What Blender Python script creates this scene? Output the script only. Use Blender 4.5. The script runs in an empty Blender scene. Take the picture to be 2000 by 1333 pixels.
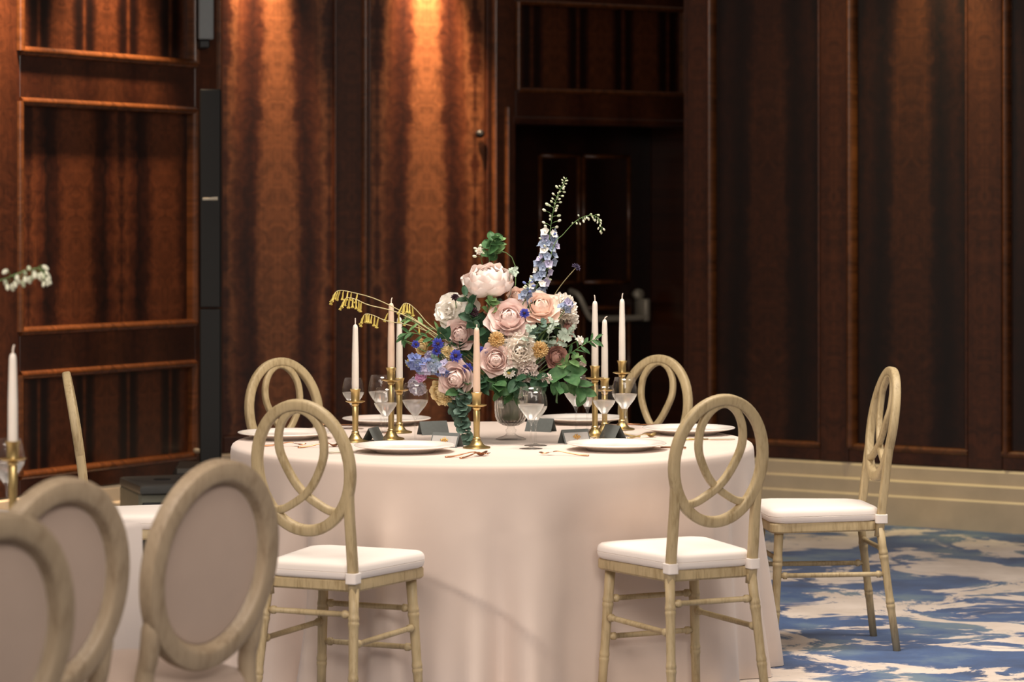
import bpy, math, random
from mathutils import Vector, Matrix, Euler, noise as mnoise
R = math.radians
rnd = random.Random(7)
sc = bpy.context.scene
COL = sc.collection

# ------------------------------------------------------------------ camera
F, CAMZ, HORIZON = 5200.0, 1.51, 430.0          # focal length in pixels of a 2000 px wide frame
cam_data = bpy.data.cameras.new('camera')
cam_data.sensor_width = 36.0
cam_data.lens = F / 2000 * 36
cam_data.shift_y = -(666.5 - HORIZON) / 2000
cam_data.dof.use_dof = True
cam_data.dof.focus_distance = 8.95
cam_data.dof.aperture_fstop = 3.3
cam_data.clip_start = 0.05
cam = bpy.data.objects.new('camera', cam_data)
cam.location = (0, 0, CAMZ)
cam.rotation_euler = (R(90), 0, 0)
COL.objects.link(cam)
sc.camera = cam

# ------------------------------------------------------------------ world, lights, exposure
world = bpy.data.worlds.new('world'); sc.world = world
world.use_nodes = True
bg = world.node_tree.nodes['Background']
bg.inputs[0].default_value = (1.0, 0.85, 0.73, 1)
bg.inputs[1].default_value = 0.24
vs = sc.view_settings
vs.view_transform = 'Standard'; vs.look = 'None'; vs.gamma = 1.0; vs.use_curve_mapping = False
vs.exposure = 0.0

def light(name, kind, loc, target, power, color, **kw):
    d = bpy.data.lights.new(name, kind)
    d.energy = power; d.color = color
    for k, v in kw.items(): setattr(d, k, v)
    o = bpy.data.objects.new(name, d)
    o.location = loc
    o.rotation_euler = (Vector(target) - Vector(loc)).to_track_quat('-Z', 'Y').to_euler()
    COL.objects.link(o)
    return o
WARM = (1.0, 0.90, 0.79)
light('ceiling_light_table', 'AREA', (0.1, 8.6, 3.4), (0, 9.1, 0.7), 41, WARM, shape='DISK', size=1.4, spread=R(105))
light('fill_light_front', 'AREA', (-1.2, 4.2, 3.6), (-0.3, 8.2, 0.2), 29, (1.0, 0.86, 0.75), shape='RECTANGLE', size=2.6, size_y=1.6, spread=R(85))  # added soft fill from the camera side, not a known fixture
light('fill_light_near', 'AREA', (0.9, 1.6, 3.5), (-0.7, 6.4, 0.8), 28, (1.0, 0.92, 0.84), shape='RECTANGLE', size=2.4, size_y=1.4, spread=R(80))  # added fill that brightens the foreground chair backs, no known fixture
light('ceiling_light_right', 'AREA', (2.4, 9.0, 3.6), (2.0, 9.4, 0), 19, WARM, shape='DISK', size=1.2, spread=R(85))
ORANGE = (1.0, 0.71, 0.45)
light('wall_downlight', 'SPOT', (-1.36, 13.72, 3.35), (-1.33, 14.06, 2.2), 560, ORANGE, spot_size=R(35), spot_blend=1.0, shadow_soft_size=0.05)
light('wall_downlight', 'SPOT', (-0.47, 14.20, 3.35), (-0.45, 14.56, 2.1), 900, ORANGE, spot_size=R(38), spot_blend=1.0, shadow_soft_size=0.05)
light('wall_downlight', 'SPOT', (-1.60, 12.0, 3.3), (-1.95, 12.2, 1.6), 380, ORANGE, spot_size=R(50), spot_blend=0.9, shadow_soft_size=0.04)
light('wall_downlight', 'SPOT', (-1.98, 11.4, 3.3), (-2.25, 11.5, 2.0), 620, ORANGE, spot_size=R(40), spot_blend=0.9, shadow_soft_size=0.04)
light('wall_downlight', 'SPOT', (1.95, 12.75, 3.35), (2.1, 13.05, 2.2), 190, (1.0, 0.86, 0.45), spot_size=R(50), spot_blend=1.0, shadow_soft_size=0.05)
light('wall_downlight', 'SPOT', (1.42, 12.9, 3.5), (1.6, 13.3, 1.4), 50, (1.0, 0.84, 0.42), spot_size=R(56), spot_blend=1.0, shadow_soft_size=0.05)

# ------------------------------------------------------------------ helpers
def lin(c):
    return tuple(((v/255)/12.92 if v/255 <= .04045 else ((v/255+.055)/1.055)**2.4) for v in c)
def at(px, py, d):
    return Vector(((px-1000)*d/F, d, CAMZ-(py-HORIZON)*d/F))
def on(px, py, z=0.752):
    d = F*(CAMZ-z)/(py-HORIZON)
    return Vector(((px-1000)*d/F, d, z))

class MB:
    def __init__(s): s.v = []; s.f = []
    def add(s, vs_, fs):
        b = len(s.v); s.v += [tuple(p) for p in vs_]; s.f += [tuple(i+b for i in f) for f in fs]; return s
    def box(s, x0, x1, y0, y1, z0, z1):
        return s.add([(x0,y0,z0),(x1,y0,z0),(x1,y1,z0),(x0,y1,z0),(x0,y0,z1),(x1,y0,z1),(x1,y1,z1),(x0,y1,z1)],
                     [(3,2,1,0),(4,5,6,7),(0,1,5,4),(1,2,6,5),(2,3,7,6),(3,0,4,7)])
    def bbox(s, x0, x1, y0, y1, z0, z1, b):
        """box with its vertical and top edges chamfered by b"""
        def ring(i, z): return [(x0+i,y0+b,z),(x0+b,y0+i,z),(x1-b,y0+i,z),(x1-i,y0+b,z),(x1-i,y1-b,z),(x1-b,y1-i,z),(x0+b,y1-i,z),(x0+i,y1-b,z)]
        return s.loft([ring(b*.6, z0), ring(0, z0+b), ring(0, z1-b), ring(b*.6, z1)])
    def loft(s, rings, cap=True, closed=False):
        n = len(rings[0]); b = len(s.v)
        for r in rings: s.v += [tuple(p) for p in r]
        m = len(rings)
        for i in range(m if closed else m-1):
            j = (i+1) % m
            for k in range(n):
                k2 = (k+1) % n
                s.f.append((b+i*n+k, b+i*n+k2, b+j*n+k2, b+j*n+k))
        if cap and not closed:
            s.f.append(tuple(b+k for k in reversed(range(n))))
            s.f.append(tuple(b+(m-1)*n+k for k in range(n)))
        return s
    def lathe(s, prof, n=32, flute=0, amp=0.0, cx=0, cy=0):
        rings = []
        for (r, z) in prof:
            rings.append([(cx+r*(1+amp*math.cos(flute*2*math.pi*k/n))*math.cos(2*math.pi*k/n),
                           cy+r*(1+amp*math.cos(flute*2*math.pi*k/n))*math.sin(2*math.pi*k/n), z) for k in range(n)])
        return s.loft(rings, cap=True)
    def tube(s, pts, r, n=8, cap=True, flat=1.0):
        pts = [Vector(p) for p in pts]
        m = len(pts)
        rr = r if isinstance(r, (list, tuple)) else [r]*m
        t0 = (pts[1]-pts[0]).normalized()
        a = Vector((0,0,1)) if abs(t0.z) < .9 else Vector((1,0,0))
        u = t0.cross(a).normalized()
        rings = []
        for i in range(m):
            t = (pts[min(i+1,m-1)]-pts[max(i-1,0)]).normalized()
            u = (u - t*u.dot(t)).normalized(); w = t.cross(u)
            rings.append([pts[i]+u*(rr[i]*math.cos(2*math.pi*k/n))+w*(rr[i]*flat*math.sin(2*math.pi*k/n)) for k in range(n)])
        return s.loft(rings, cap=cap)
    def sweep(s, pts, nrm, prof, closed=False):
        """sweep profile [(out, along nrm)] along a path lying in the plane with normal nrm"""
        pts = [Vector(p) for p in pts]; nrm = Vector(nrm).normalized(); m = len(pts); rings = []
        for i in range(m):
            if closed: t = pts[(i+1)%m]-pts[i-1]
            else: t = pts[min(i+1,m-1)]-pts[max(i-1,0)]
            t.normalize(); o = t.cross(nrm).normalized()
            rings.append([pts[i]+o*a+nrm*b for a, b in prof])
        return s.loft(rings, cap=not closed, closed=closed)
    def ball(s, c, rx, ry, rz, nu=8, nv=5, M=None):
        c = Vector(c); rings = []
        for j in range(1, nv):
            th = math.pi*j/nv
            rings.append([Vector((rx*math.sin(th)*math.cos(2*math.pi*k/nu), ry*math.sin(th)*math.sin(2*math.pi*k/nu), -rz*math.cos(th))) for k in range(nu)])
        b = len(s.v); allp = [p for r_ in rings for p in r_]+[Vector((0,0,-rz)), Vector((0,0,rz))]
        if M is not None: allp = [M @ p for p in allp]
        s.v += [tuple(c+p) for p in allp]
        m = len(rings)
        for i in range(m-1):
            for k in range(nu):
                k2 = (k+1)%nu
                s.f.append((b+i*nu+k, b+i*nu+k2, b+(i+1)*nu+k2, b+(i+1)*nu+k))
        lo, hi = b+m*nu, b+m*nu+1
        for k in range(nu):
            s.f.append((lo, b+(k+1)%nu, b+k)); s.f.append((hi, b+(m-1)*nu+k, b+(m-1)*nu+(k+1)%nu))
        return s
    def grid(s, fn, nu, nv):
        b = len(s.v)
        for j in range(nv+1):
            for i in range(nu+1): s.v.append(tuple(fn(i/nu, j/nv)))
        for j in range(nv):
            for i in range(nu):
                q = b+j*(nu+1)+i
                s.f.append((q, q+1, q+nu+2, q+nu+1))
        return s
    def xform(s, M): s.v = [tuple(M @ Vector(p)) for p in s.v]; return s
    def mesh(s, name, mat, smooth=True):
        me = bpy.data.meshes.new(name)
        me.from_pydata(s.v, [], s.f)
        if smooth:
            me.polygons.foreach_set('use_smooth', [True]*len(me.polygons))
        me.materials.append(mat); me.update()
        return me
    def build(s, name, mat, parent=None, smooth=True, sharp=None, **kw):
        me = s.mesh(name, mat, smooth)
        if smooth and sharp is not None:
            me.set_sharp_from_angle(angle=R(sharp))
        return link(name, me, parent, **kw)

def link(name, me, parent=None, loc=None, rot=None, M=None, scale=None):
    o = bpy.data.objects.new(name, me); COL.objects.link(o)
    if parent is not None: o.parent = parent
    if M is not None: o.matrix_local = M
    else:
        if loc is not None: o.location = loc
        if rot is not None: o.rotation_euler = rot
        if scale is not None: o.scale = (scale,)*3
    return o
def tag(o, label=None, cat=None, group=None, kind=None):
    if label: o['label'] = label
    if cat: o['category'] = cat
    if group: o['group'] = group
    if kind: o['kind'] = kind
    return o
def thing(name, label, cat, loc=(0,0,0), rz=0, group=None):
    o = bpy.data.objects.new(name, None); COL.objects.link(o)
    o.empty_display_size = .05
    o.location = loc; o.rotation_euler = (0,0,rz)
    return tag(o, label, cat, group)
def kids(o): return [c for c in bpy.data.objects if c.parent == o]
def dup(root, loc, rz, label, group=None):
    r = root.copy(); COL.objects.link(r); r.location = loc; r.rotation_euler = (0,0,rz); r['label'] = label
    if group: r['group'] = group
    for ch in kids(root):
        c = ch.copy(); COL.objects.link(c); c.parent = r
        for g in kids(ch):
            d = g.copy(); COL.objects.link(d); d.parent = c
    return r
def rail(rad, b=None, n=10):
    b = b or rad
    return [(rad*math.cos(2*math.pi*k/n), b*math.sin(2*math.pi*k/n)) for k in range(n)]
def rrect(a, b, c):
    """rounded rectangle profile half sizes a (out) and b (normal), corner c"""
    pts = []
    for (sx, sy, a0) in ((1,1,0),(-1,1,90),(-1,-1,180),(1,-1,270)):
        for q in (0, 45, 90):
            t = R(a0+q); pts.append((sx*(a-c)+c*math.cos(t), sy*(b-c)+c*math.sin(t)))
    return pts
def catmull(P, n=8, closed=False):
    P = [Vector(p) for p in P]; m = len(P); out = []
    for i in range(m if closed else m-1):
        if closed: p0, p1, p2, p3 = P[i-1], P[i], P[(i+1)%m], P[(i+2)%m]
        else: p0, p1, p2, p3 = P[max(i-1,0)], P[i], P[i+1], P[min(i+2,m-1)]
        for k in range(n):
            t = k/n
            out.append(.5*((2*p1)+(p2-p0)*t+(2*p0-5*p1+4*p2-p3)*t*t+(3*p1-p0-3*p2+p3)*t**3))
    if not closed: out.append(P[-1].copy())
    return out

# ------------------------------------------------------------------ materials
def new_mat(name):
    m = bpy.data.materials.new(name); m.use_nodes = True
    nt = m.node_tree; return m, nt, nt.nodes['Principled BSDF']
def N(nt, t, **kw):
    n = nt.nodes.new(t)
    for k, v in kw.items(): setattr(n, k, v)
    return n
def math_n(nt, op, a, b=None, c=None):
    n = N(nt, 'ShaderNodeMath', operation=op)
    for i, x in enumerate((a, b, c)):
        if x is None: continue
        if isinstance(x, (int, float)): n.inputs[i].default_value = x
        else: nt.links.new(x, n.inputs[i])
    return n.outputs[0]
def ramp(nt, fac, stops, interp='LINEAR'):
    n = N(nt, 'ShaderNodeValToRGB'); cr = n.color_ramp; cr.interpolation = interp
    while len(cr.elements) < len(stops): cr.elements.new(0.5)
    for e, (p, c) in zip(cr.elements, stops):
        e.position = p; e.color = (c[0], c[1], c[2], 1)
    nt.links.new(fac, n.inputs[0]); return n.outputs[0]
def noise_n(nt, vec, scale, detail=3, rough=.55, dist=0.0):
    n = N(nt, 'ShaderNodeTexNoise'); n.inputs['Scale'].default_value = scale
    n.inputs['Detail'].default_value = detail; n.inputs['Roughness'].default_value = rough; n.inputs['Distortion'].default_value = dist
    nt.links.new(vec, n.inputs['Vector']); return n.outputs['Fac']
def mapping(nt, scale=(1,1,1), loc=(0,0,0), src='Object'):
    tc = N(nt, 'ShaderNodeTexCoord'); mp = N(nt, 'ShaderNodeMapping')
    mp.inputs['Scale'].default_value = scale; mp.inputs['Location'].default_value = loc
    nt.links.new(tc.outputs[src], mp.inputs['Vector']); return mp.outputs[0]
def plain(name, rgb, rough=.6, vary=.12, nscale=30, metal=0, bump=0.0, sheen=0, trans=0, sss=0, coat=0, stretch=(1,1,1), spec=None):
    m, nt, b = new_mat(name)
    c = lin(rgb)
    v = mapping(nt, stretch)
    f = noise_n(nt, v, nscale, 4)
    nt.links.new(ramp(nt, f, [(.3, tuple(x*(1-vary) for x in c)), (.7, tuple(min(1, x*(1+vary)) for x in c))]), b.inputs['Base Color'])
    b.inputs['Roughness'].default_value = rough; b.inputs['Metallic'].default_value = metal
    if sheen: b.inputs['Sheen Weight'].default_value = sheen
    if coat: b.inputs['Coat Weight'].default_value = coat; b.inputs['Coat Roughness'].default_value = .15
    if spec is not None: b.inputs['Specular IOR Level'].default_value = spec
    if sss:
        b.inputs['Subsurface Weight'].default_value = sss; b.inputs['Subsurface Radius'].default_value = (.01,.006,.004)
    if bump:
        bp = N(nt, 'ShaderNodeBump'); bp.inputs['Strength'].default_value = bump; bp.inputs['Distance'].default_value = .002
        nt.links.new(f, bp.inputs['Height']); nt.links.new(bp.outputs[0], b.inputs['Normal'])
    return m
def petal_mat(name, rgb, rgb2, rough=.6, transl=.25):
    """petal or leaf: colour runs a little between two tones, some light comes through"""
    m, nt, b = new_mat(name)
    v = mapping(nt)
    f = noise_n(nt, v, 60, 3)
    col = ramp(nt, f, [(.3, lin(rgb)), (.7, lin(rgb2))])
    nt.links.new(col, b.inputs['Base Color']); b.inputs['Roughness'].default_value = rough
    b.inputs['Specular IOR Level'].default_value = .3
    tr = N(nt, 'ShaderNodeBsdfTranslucent'); nt.links.new(col, tr.inputs[0])
    mx = N(nt, 'ShaderNodeMixShader'); mx.inputs[0].default_value = transl
    nt.links.new(b.outputs[0], mx.inputs[1]); nt.links.new(tr.outputs[0], mx.inputs[2])
    nt.links.new(mx.outputs[0], nt.nodes['Material Output'].inputs[0])
    return m
def veneer(name, half, bands, rag=.10, wander=.22, rough=.36, seed=0.0, gain=1.0, offset=0.0):
    """book-matched flame veneer: bands of tone run up the board, mirrored about each leaf joint, with ragged feathers"""
    m, nt, b = new_mat(name)
    tc = N(nt, 'ShaderNodeTexCoord'); sp = N(nt, 'ShaderNodeSeparateXYZ'); nt.links.new(tc.outputs['Object'], sp.inputs[0])
    px = math_n(nt, 'PINGPONG', math_n(nt, 'ADD', sp.outputs[0], offset), half)
    def vec(sx, sz, y):
        c = N(nt, 'ShaderNodeCombineXYZ')
        nt.links.new(math_n(nt, 'MULTIPLY', px, sx), c.inputs[0]); c.inputs[1].default_value = y
        nt.links.new(math_n(nt, 'MULTIPLY', sp.outputs[2], sz), c.inputs[2]); return c.outputs[0]
    n1 = noise_n(nt, vec(2.2, .75, seed), 1.0, 2)
    n2 = noise_n(nt, vec(13, 14, seed+5), 1.0, 4, .62)
    v = math_n(nt, 'DIVIDE', px, half)
    v = math_n(nt, 'ADD', v, math_n(nt, 'MULTIPLY', math_n(nt, 'SUBTRACT', n1, .5), wander*2))
    v = math_n(nt, 'ADD', v, math_n(nt, 'MULTIPLY', math_n(nt, 'SUBTRACT', n2, .5), rag*2))
    col = ramp(nt, v, [(p, tuple(x*gain for x in lin(c))) for p, c in bands])
    # feathers across the dark bands and fine grain along the board
    wv = vec(15, 17, seed+2)
    fe = noise_n(nt, wv, 1.0, 3, .5, 1.5)
    gr = noise_n(nt, vec(150, 2.0, seed+9), 1.0, 3)
    mul = math_n(nt, 'MULTIPLY', math_n(nt, 'MULTIPLY_ADD', fe, 1.7, .15), math_n(nt, 'MULTIPLY_ADD', gr, .9, .55))
    mx = N(nt, 'ShaderNodeMix', data_type='RGBA', blend_type='MULTIPLY'); mx.inputs[0].default_value = 1
    nt.links.new(col, mx.inputs[6])
    cc = N(nt, 'ShaderNodeCombineColor')
    for i in range(3): nt.links.new(mul, cc.inputs[i])
    nt.links.new(cc.outputs[0], mx.inputs[7]); nt.links.new(mx.outputs[2], b.inputs['Base Color'])
    b.inputs['Roughness'].default_value = rough
    b.inputs['Coat Weight'].default_value = .25; b.inputs['Coat Roughness'].default_value = .22
    return m
LIGHT, MID, MIDDARK, DARK, DEEP = (188,116,72), (142,78,45), (106,53,30), (78,37,21), (48,21,13)
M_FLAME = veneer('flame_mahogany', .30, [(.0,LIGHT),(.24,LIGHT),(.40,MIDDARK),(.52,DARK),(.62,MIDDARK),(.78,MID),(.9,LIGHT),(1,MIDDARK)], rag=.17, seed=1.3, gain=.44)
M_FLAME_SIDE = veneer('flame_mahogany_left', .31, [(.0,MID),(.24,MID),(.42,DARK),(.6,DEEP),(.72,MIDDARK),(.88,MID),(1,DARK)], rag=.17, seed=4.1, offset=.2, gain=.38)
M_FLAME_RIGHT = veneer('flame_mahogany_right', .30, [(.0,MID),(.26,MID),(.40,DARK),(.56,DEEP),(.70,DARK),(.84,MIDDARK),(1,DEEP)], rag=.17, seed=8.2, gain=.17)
M_STRIPE = veneer('striped_mahogany', .15, [(.0,MID),(.45,MID),(.62,DARK),(.72,DEEP),(.85,DEEP),(.92,DARK),(1,MID)], rag=.05, wander=.08, seed=6.7, gain=.30)
M_RAIL = veneer('straight_mahogany', .5, [(.0,MID),(.3,MIDDARK),(.6,MID),(1,MIDDARK)], rag=.05, seed=2.2, gain=.27)
M_MOULD = veneer('moulding_mahogany', .5, [(.0,(146,86,44)),(1,(136,78,40))], rag=.05, seed=3.2, rough=.26, gain=.42)
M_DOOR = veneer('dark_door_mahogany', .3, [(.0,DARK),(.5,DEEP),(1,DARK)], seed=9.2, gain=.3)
M_STONE = plain('cream_stone', (214,194,165), .45, .08, 6, bump=.05)

def fabric(name, rgb, vary=.04, weave=900, rough=.85, sheen=.3, stain=4):
    m, nt, b = new_mat(name); c = lin(rgb)
    f = noise_n(nt, mapping(nt), stain, 3)
    nt.links.new(ramp(nt, f, [(.3, tuple(x*(1-vary) for x in c)), (.7, tuple(min(1,x*(1+vary)) for x in c))]), b.inputs['Base Color'])
    b.inputs['Roughness'].default_value = rough; b.inputs['Sheen Weight'].default_value = sheen
    b.inputs['Specular IOR Level'].default_value = .2
    g = noise_n(nt, mapping(nt), weave, 2)
    bp = N(nt, 'ShaderNodeBump'); bp.inputs['Strength'].default_value = .25; bp.inputs['Distance'].default_value = .001
    nt.links.new(g, bp.inputs['Height']); nt.links.new(bp.outputs[0], b.inputs['Normal'])
    return m
M_CLOTH = fabric('blush_cloth', (219,201,189), .03)
M_PAD = fabric('white_pad', (240,230,222), .02, 700)
M_LINEN = fabric('taupe_linen', (180,158,143), .06, 1200)
M_WHITECLOTH = fabric('white_cloth', (228,216,208), .03)

def limed(name, rgb, dark):
    m, nt, b = new_mat(name)
    f = noise_n(nt, mapping(nt, (1,1,.25)), 22, 5, .65)
    g = noise_n(nt, mapping(nt, (1,1,.12)), 160, 3)
    mixf = math_n(nt, 'ADD', math_n(nt, 'MULTIPLY', f, .6), math_n(nt, 'MULTIPLY', g, .4))
    nt.links.new(ramp(nt, mixf, [(.36, lin(dark)), (.5, lin(rgb)), (.68, tuple(min(1,x*1.15) for x in lin(rgb)))]), b.inputs['Base Color'])
    b.inputs['Roughness'].default_value = .5
    bp = N(nt, 'ShaderNodeBump'); bp.inputs['Strength'].default_value = .15; bp.inputs['Distance'].default_value = .002
    nt.links.new(g, bp.inputs['Height']); nt.links.new(bp.outputs[0], b.inputs['Normal'])
    return m
M_LIMED = limed('limed_beige_wood', (184,164,126), (156,135,97))
M_GREYWOOD = limed('taupe_washed_wood', (162,143,118), (136,116,92))

M_BRASS = plain('brass', (202,177,122), .34, .06, 40, metal=1)
M_COPPER = plain('rose_gold', (205,150,112), .28, .05, 40, metal=1)
M_STEEL = plain('brushed_metal', (186,178,160), .45, .05, 60, metal=.35)
M_CHINA = plain('white_china', (240,232,224), .22, .02, 20, coat=.3)
M_WAX_W = plain('white_wax', (226,217,206), .45, .02, 20, sss=.2)
M_WAX_B = plain('blush_wax', (226,198,176), .45, .02, 20, sss=.2)
M_WICK = plain('waxed_wick', (228,214,200), .6, .05)
M_SLATE = plain('slate_card', (94,98,96), .75, .06, 80, bump=.05)
M_PALE = plain('pale_card', (176,172,168), .6, .05, 60)
M_GOLD = plain('gold_ink', (206,160,88), .35, .05, 60, metal=.7)
M_BLACK = plain('black_plastic', (22,23,24), .45, .1, 60)
M_GRILLE = plain('black_grille', (14,15,15), .6, .3, 400, bump=.4)
M_GREYPL = plain('grey_plastic', (128,136,140), .5, .05, 30)
M_DARKGREY = plain('dark_grey_plastic', (66,66,64), .45, .06, 30)
M_SUB = plain('olive_grey_cabinet', (112,112,98), .6, .08, 40)
M_PIT = plain('dark_hollow', (8,8,8), .8, .1)

def glass_mat(name, tint=(.985,.985,.98), lo=.05):
    """thin clear crystal: light passes straight through, the rim of each form reflects"""
    m, nt, b = new_mat(name)
    nt.nodes.remove(b)
    tr = N(nt, 'ShaderNodeBsdfTransparent'); tr.inputs[0].default_value = (*tint, 1)
    gl = N(nt, 'ShaderNodeBsdfGlossy'); gl.inputs['Roughness'].default_value = .03
    lw = N(nt, 'ShaderNodeLayerWeight'); lw.inputs[0].default_value = .35
    fac = math_n(nt, 'ADD', math_n(nt, 'MULTIPLY', math_n(nt, 'POWER', lw.outputs['Facing'], 2.2), .75), lo)
    mx = N(nt, 'ShaderNodeMixShader'); nt.links.new(fac, mx.inputs[0])
    nt.links.new(tr.outputs[0], mx.inputs[1]); nt.links.new(gl.outputs[0], mx.inputs[2])
    nt.links.new(mx.outputs[0], nt.nodes['Material Output'].inputs[0])
    return m
M_GLASS = glass_mat('clear_crystal')
def whitened_water_mat():
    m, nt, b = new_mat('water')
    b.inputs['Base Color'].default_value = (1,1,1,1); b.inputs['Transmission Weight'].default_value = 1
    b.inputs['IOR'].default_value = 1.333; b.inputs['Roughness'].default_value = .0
    tl = N(nt, 'ShaderNodeBsdfTranslucent'); tl.inputs[0].default_value = (.95,.94,.92,1)  # white translucence stands in for refracted brightness; the water itself is clear
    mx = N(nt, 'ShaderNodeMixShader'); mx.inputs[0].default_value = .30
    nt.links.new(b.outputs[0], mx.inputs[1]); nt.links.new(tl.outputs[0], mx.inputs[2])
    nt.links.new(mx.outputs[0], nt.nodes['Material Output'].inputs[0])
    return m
M_WHITENED_WATER = whitened_water_mat()
def solid_glass():
    m, nt, b = new_mat('cut_glass')
    b.inputs['Base Color'].default_value = (.97,.97,.95,1); b.inputs['Transmission Weight'].default_value = 1
    b.inputs['IOR'].default_value = 1.48; b.inputs['Roughness'].default_value = .02
    return m
M_CUT = solid_glass()

# ------------------------------------------------------------------ floor
def carpet():
    m, nt, b = new_mat('painterly_carpet')
    v = mapping(nt, (1,1,1), (3.4, 1.7, 0))
    f = noise_n(nt, v, 2.1, 10, .66, .9)
    blue = ramp(nt, noise_n(nt, mapping(nt, (1,1,1), (9,2,0)), 2.4, 5, .6), [(.30, lin((52,68,100))), (.5, lin((68,94,138))), (.62, lin((104,126,146))), (.75, lin((120,132,130)))])
    cream = ramp(nt, noise_n(nt, mapping(nt, (1,1,1), (1,8,0)), 3.5, 5, .6), [(.35, lin((206,190,176))), (.65, lin((232,218,206)))])
    fac = ramp(nt, f, [(.0,(0,0,0)), (.50,(0,0,0)), (.518,(.35,.35,.35)), (.535,(1,1,1)), (1,(1,1,1))])
    mx = N(nt, 'ShaderNodeMix', data_type='RGBA'); nt.links.new(fac, mx.inputs[0]); nt.links.new(blue, mx.inputs[6]); nt.links.new(cream, mx.inputs[7])
    nt.links.new(mx.outputs[2], b.inputs['Base Color'])
    b.inputs['Roughness'].default_value = .95; b.inputs['Sheen Weight'].default_value = .2; b.inputs['Specular IOR Level'].default_value = .1
    g = noise_n(nt, mapping(nt), 500, 2)
    bp = N(nt, 'ShaderNodeBump'); bp.inputs['Strength'].default_value = .4; bp.inputs['Distance'].default_value = .003
    nt.links.new(g, bp.inputs['Height']); nt.links.new(bp.outputs[0], b.inputs['Normal'])
    return m
M_CARPET = carpet()
fl = MB().box(-6, 6, -1.5, 17, -.05, 0).build('floor', M_CARPET, smooth=False)
tag(fl, 'blue and cream painterly carpet', kind='structure')

# ------------------------------------------------------------------ walls
WALL_TOP = 3.9
class Wall:
    """a panelled wall standing on the line p0 + u*t; x of its frame runs along it, -y faces the room"""
    def __init__(s, name, p0, t, px0, px1, mat, label):
        s.p0 = Vector(p0); s.t = Vector(t).normalized()
        u0, u1 = s.u(px0), s.u(px1)
        s.root = MB().box(u0, u1, .02, .14, 0, WALL_TOP).build(name, mat, smooth=False, loc=(p0[0], p0[1], 0), rot=(0,0,math.atan2(s.t.y, s.t.x)))
        tag(s.root, label, kind='structure')
        s.u0, s.u1 = u0, u1
    def u(s, px, y=0.0):
        k = (px-1000)/F
        return (k*s.p0.y-s.p0.x+y*(s.t.y+k*s.t.x))/(s.t.x-k*s.t.y)
    def z(s, px, py, y=0.0):
        d = s.p0.y+s.u(px, y)*s.t.y+y*s.t.x
        return CAMZ-(py-HORIZON)*d/F
    def board(s, name, u0, u1, z0, z1, proud, mat, bev=.004, y1=.02):
        cx, cz = (u0+u1)/2, (z0+z1)/2
        mb = MB(); a, h = (u1-u0)/2, (z1-z0)/2; b = bev
        def ring(i, y): return [(-a+i,y,-h+i),(a-i,y,-h+i),(a-i,y,h-i),(-a+i,y,h-i)]
        mb.loft([ring(0, y1), ring(0, -proud+b), ring(b, -proud)])
        return mb.build(name, mat, s.root, smooth=False, loc=(cx, 0, cz))
    def bar(s, u0, z0, u1, z1, w, proud, mat, name='moulding'):
        """half-round moulding from (u0,z0) to (u1,z1)"""
        L = math.hypot(u1-u0, z1-z0)
        prof = [(-w/2,.02),(-w/2,-proud*.35)]+[(-w/2*math.cos(q), -proud*.35-proud*.65*math.sin(q)) for q in (.5,1.1,1.57,2.04,2.64)]+[(w/2,-proud*.35),(w/2,.02)]
        if abs(u1-u0) > abs(z1-z0): rings = [[(x, y, a) for a, y in prof] for x in (-L/2, L/2)]
        else: rings = [[(-a, y, x) for a, y in prof] for x in (-L/2, L/2)]
        return MB().loft(rings).build(name, mat, s.root, smooth=True, sharp=40, loc=((u0+u1)/2, 0, (z0+z1)/2))
    def frame(s, u0, u1, z0, z1, w=.03, proud=.03, mat=None, sides='lrtb'):
        mat = mat or M_MOULD
        if 'b' in sides: s.bar(u0, z0, u1, z0, w, proud, mat)
        if 't' in sides: s.bar(u0, z1, u1, z1, w, proud, mat)
        if 'l' in sides: s.bar(u0, z0, u0, z1, w, proud, mat)
        if 'r' in sides: s.bar(u1, z0, u1, z1, w, proud, mat)
def baseboard(name, wall, u0, u1, label):
    prof = [(0,.02),(0,-.055),(.14,-.055),(.15,-.045),(.155,-.045),(.215,-.045),(.225,-.032),(.285,-.030),(.296,-.018),(.30,.02)]
    rings = [[(x, y, z) for z, y in prof] for x in (u0, u1)]
    o = MB().loft(rings).build(name, M_STONE, smooth=True, sharp=30, loc=wall.root.location, rot=wall.root.rotation_euler)
    tag(o, label, kind='structure')
    return o
PB = .385       # bottom of the wall panels

# left wall, running away from the camera
tA = Vector((.64, 1, 0)).normalized()
wl = Wall('wall_left', (-1.867, 12.14), tA, -420, 416, M_RAIL, 'mahogany panelled wall on the left with stacked framed panels')
a0, a1 = wl.u(32), wl.u(374)
zt = wl.z(200, 112); zm1 = wl.z(200, 207); zm0 = wl.z(200, 640); zl1 = wl.z(200, 722); zl0 = wl.z(200, 911)
wl.board('stile', wl.u(-60), a0, .30, WALL_TOP, .022, M_RAIL)
wl.board('stile', a1, wl.u(416), .30, WALL_TOP, .022, M_RAIL)
wl.board('rail', a0, a1, zm1, zt, .020, M_RAIL)
wl.board('rail', a0, a1, zl1, zm0, .020, M_RAIL)
wl.board('rail', a0, a1, .30, zl0, .020, M_RAIL)
wl.board('panel', a0, a1, zt, WALL_TOP, -.006, M_STRIPE)
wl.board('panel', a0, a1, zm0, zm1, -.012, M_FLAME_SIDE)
wl.board('panel', a0, a1, zl0, zl1, -.006, M_STRIPE)
wl.frame(a0, a1, zt, WALL_TOP-.1, .045, .045, sides='lrb')
wl.frame(a0, a1, zm0, zm1, .04, .040)
wl.frame(a0, a1, zl0, zl1, .04, .038)
wl.board('stile', wl.u(-420), wl.u(-64), .30, WALL_TOP, .010, M_FLAME_SIDE)
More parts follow.
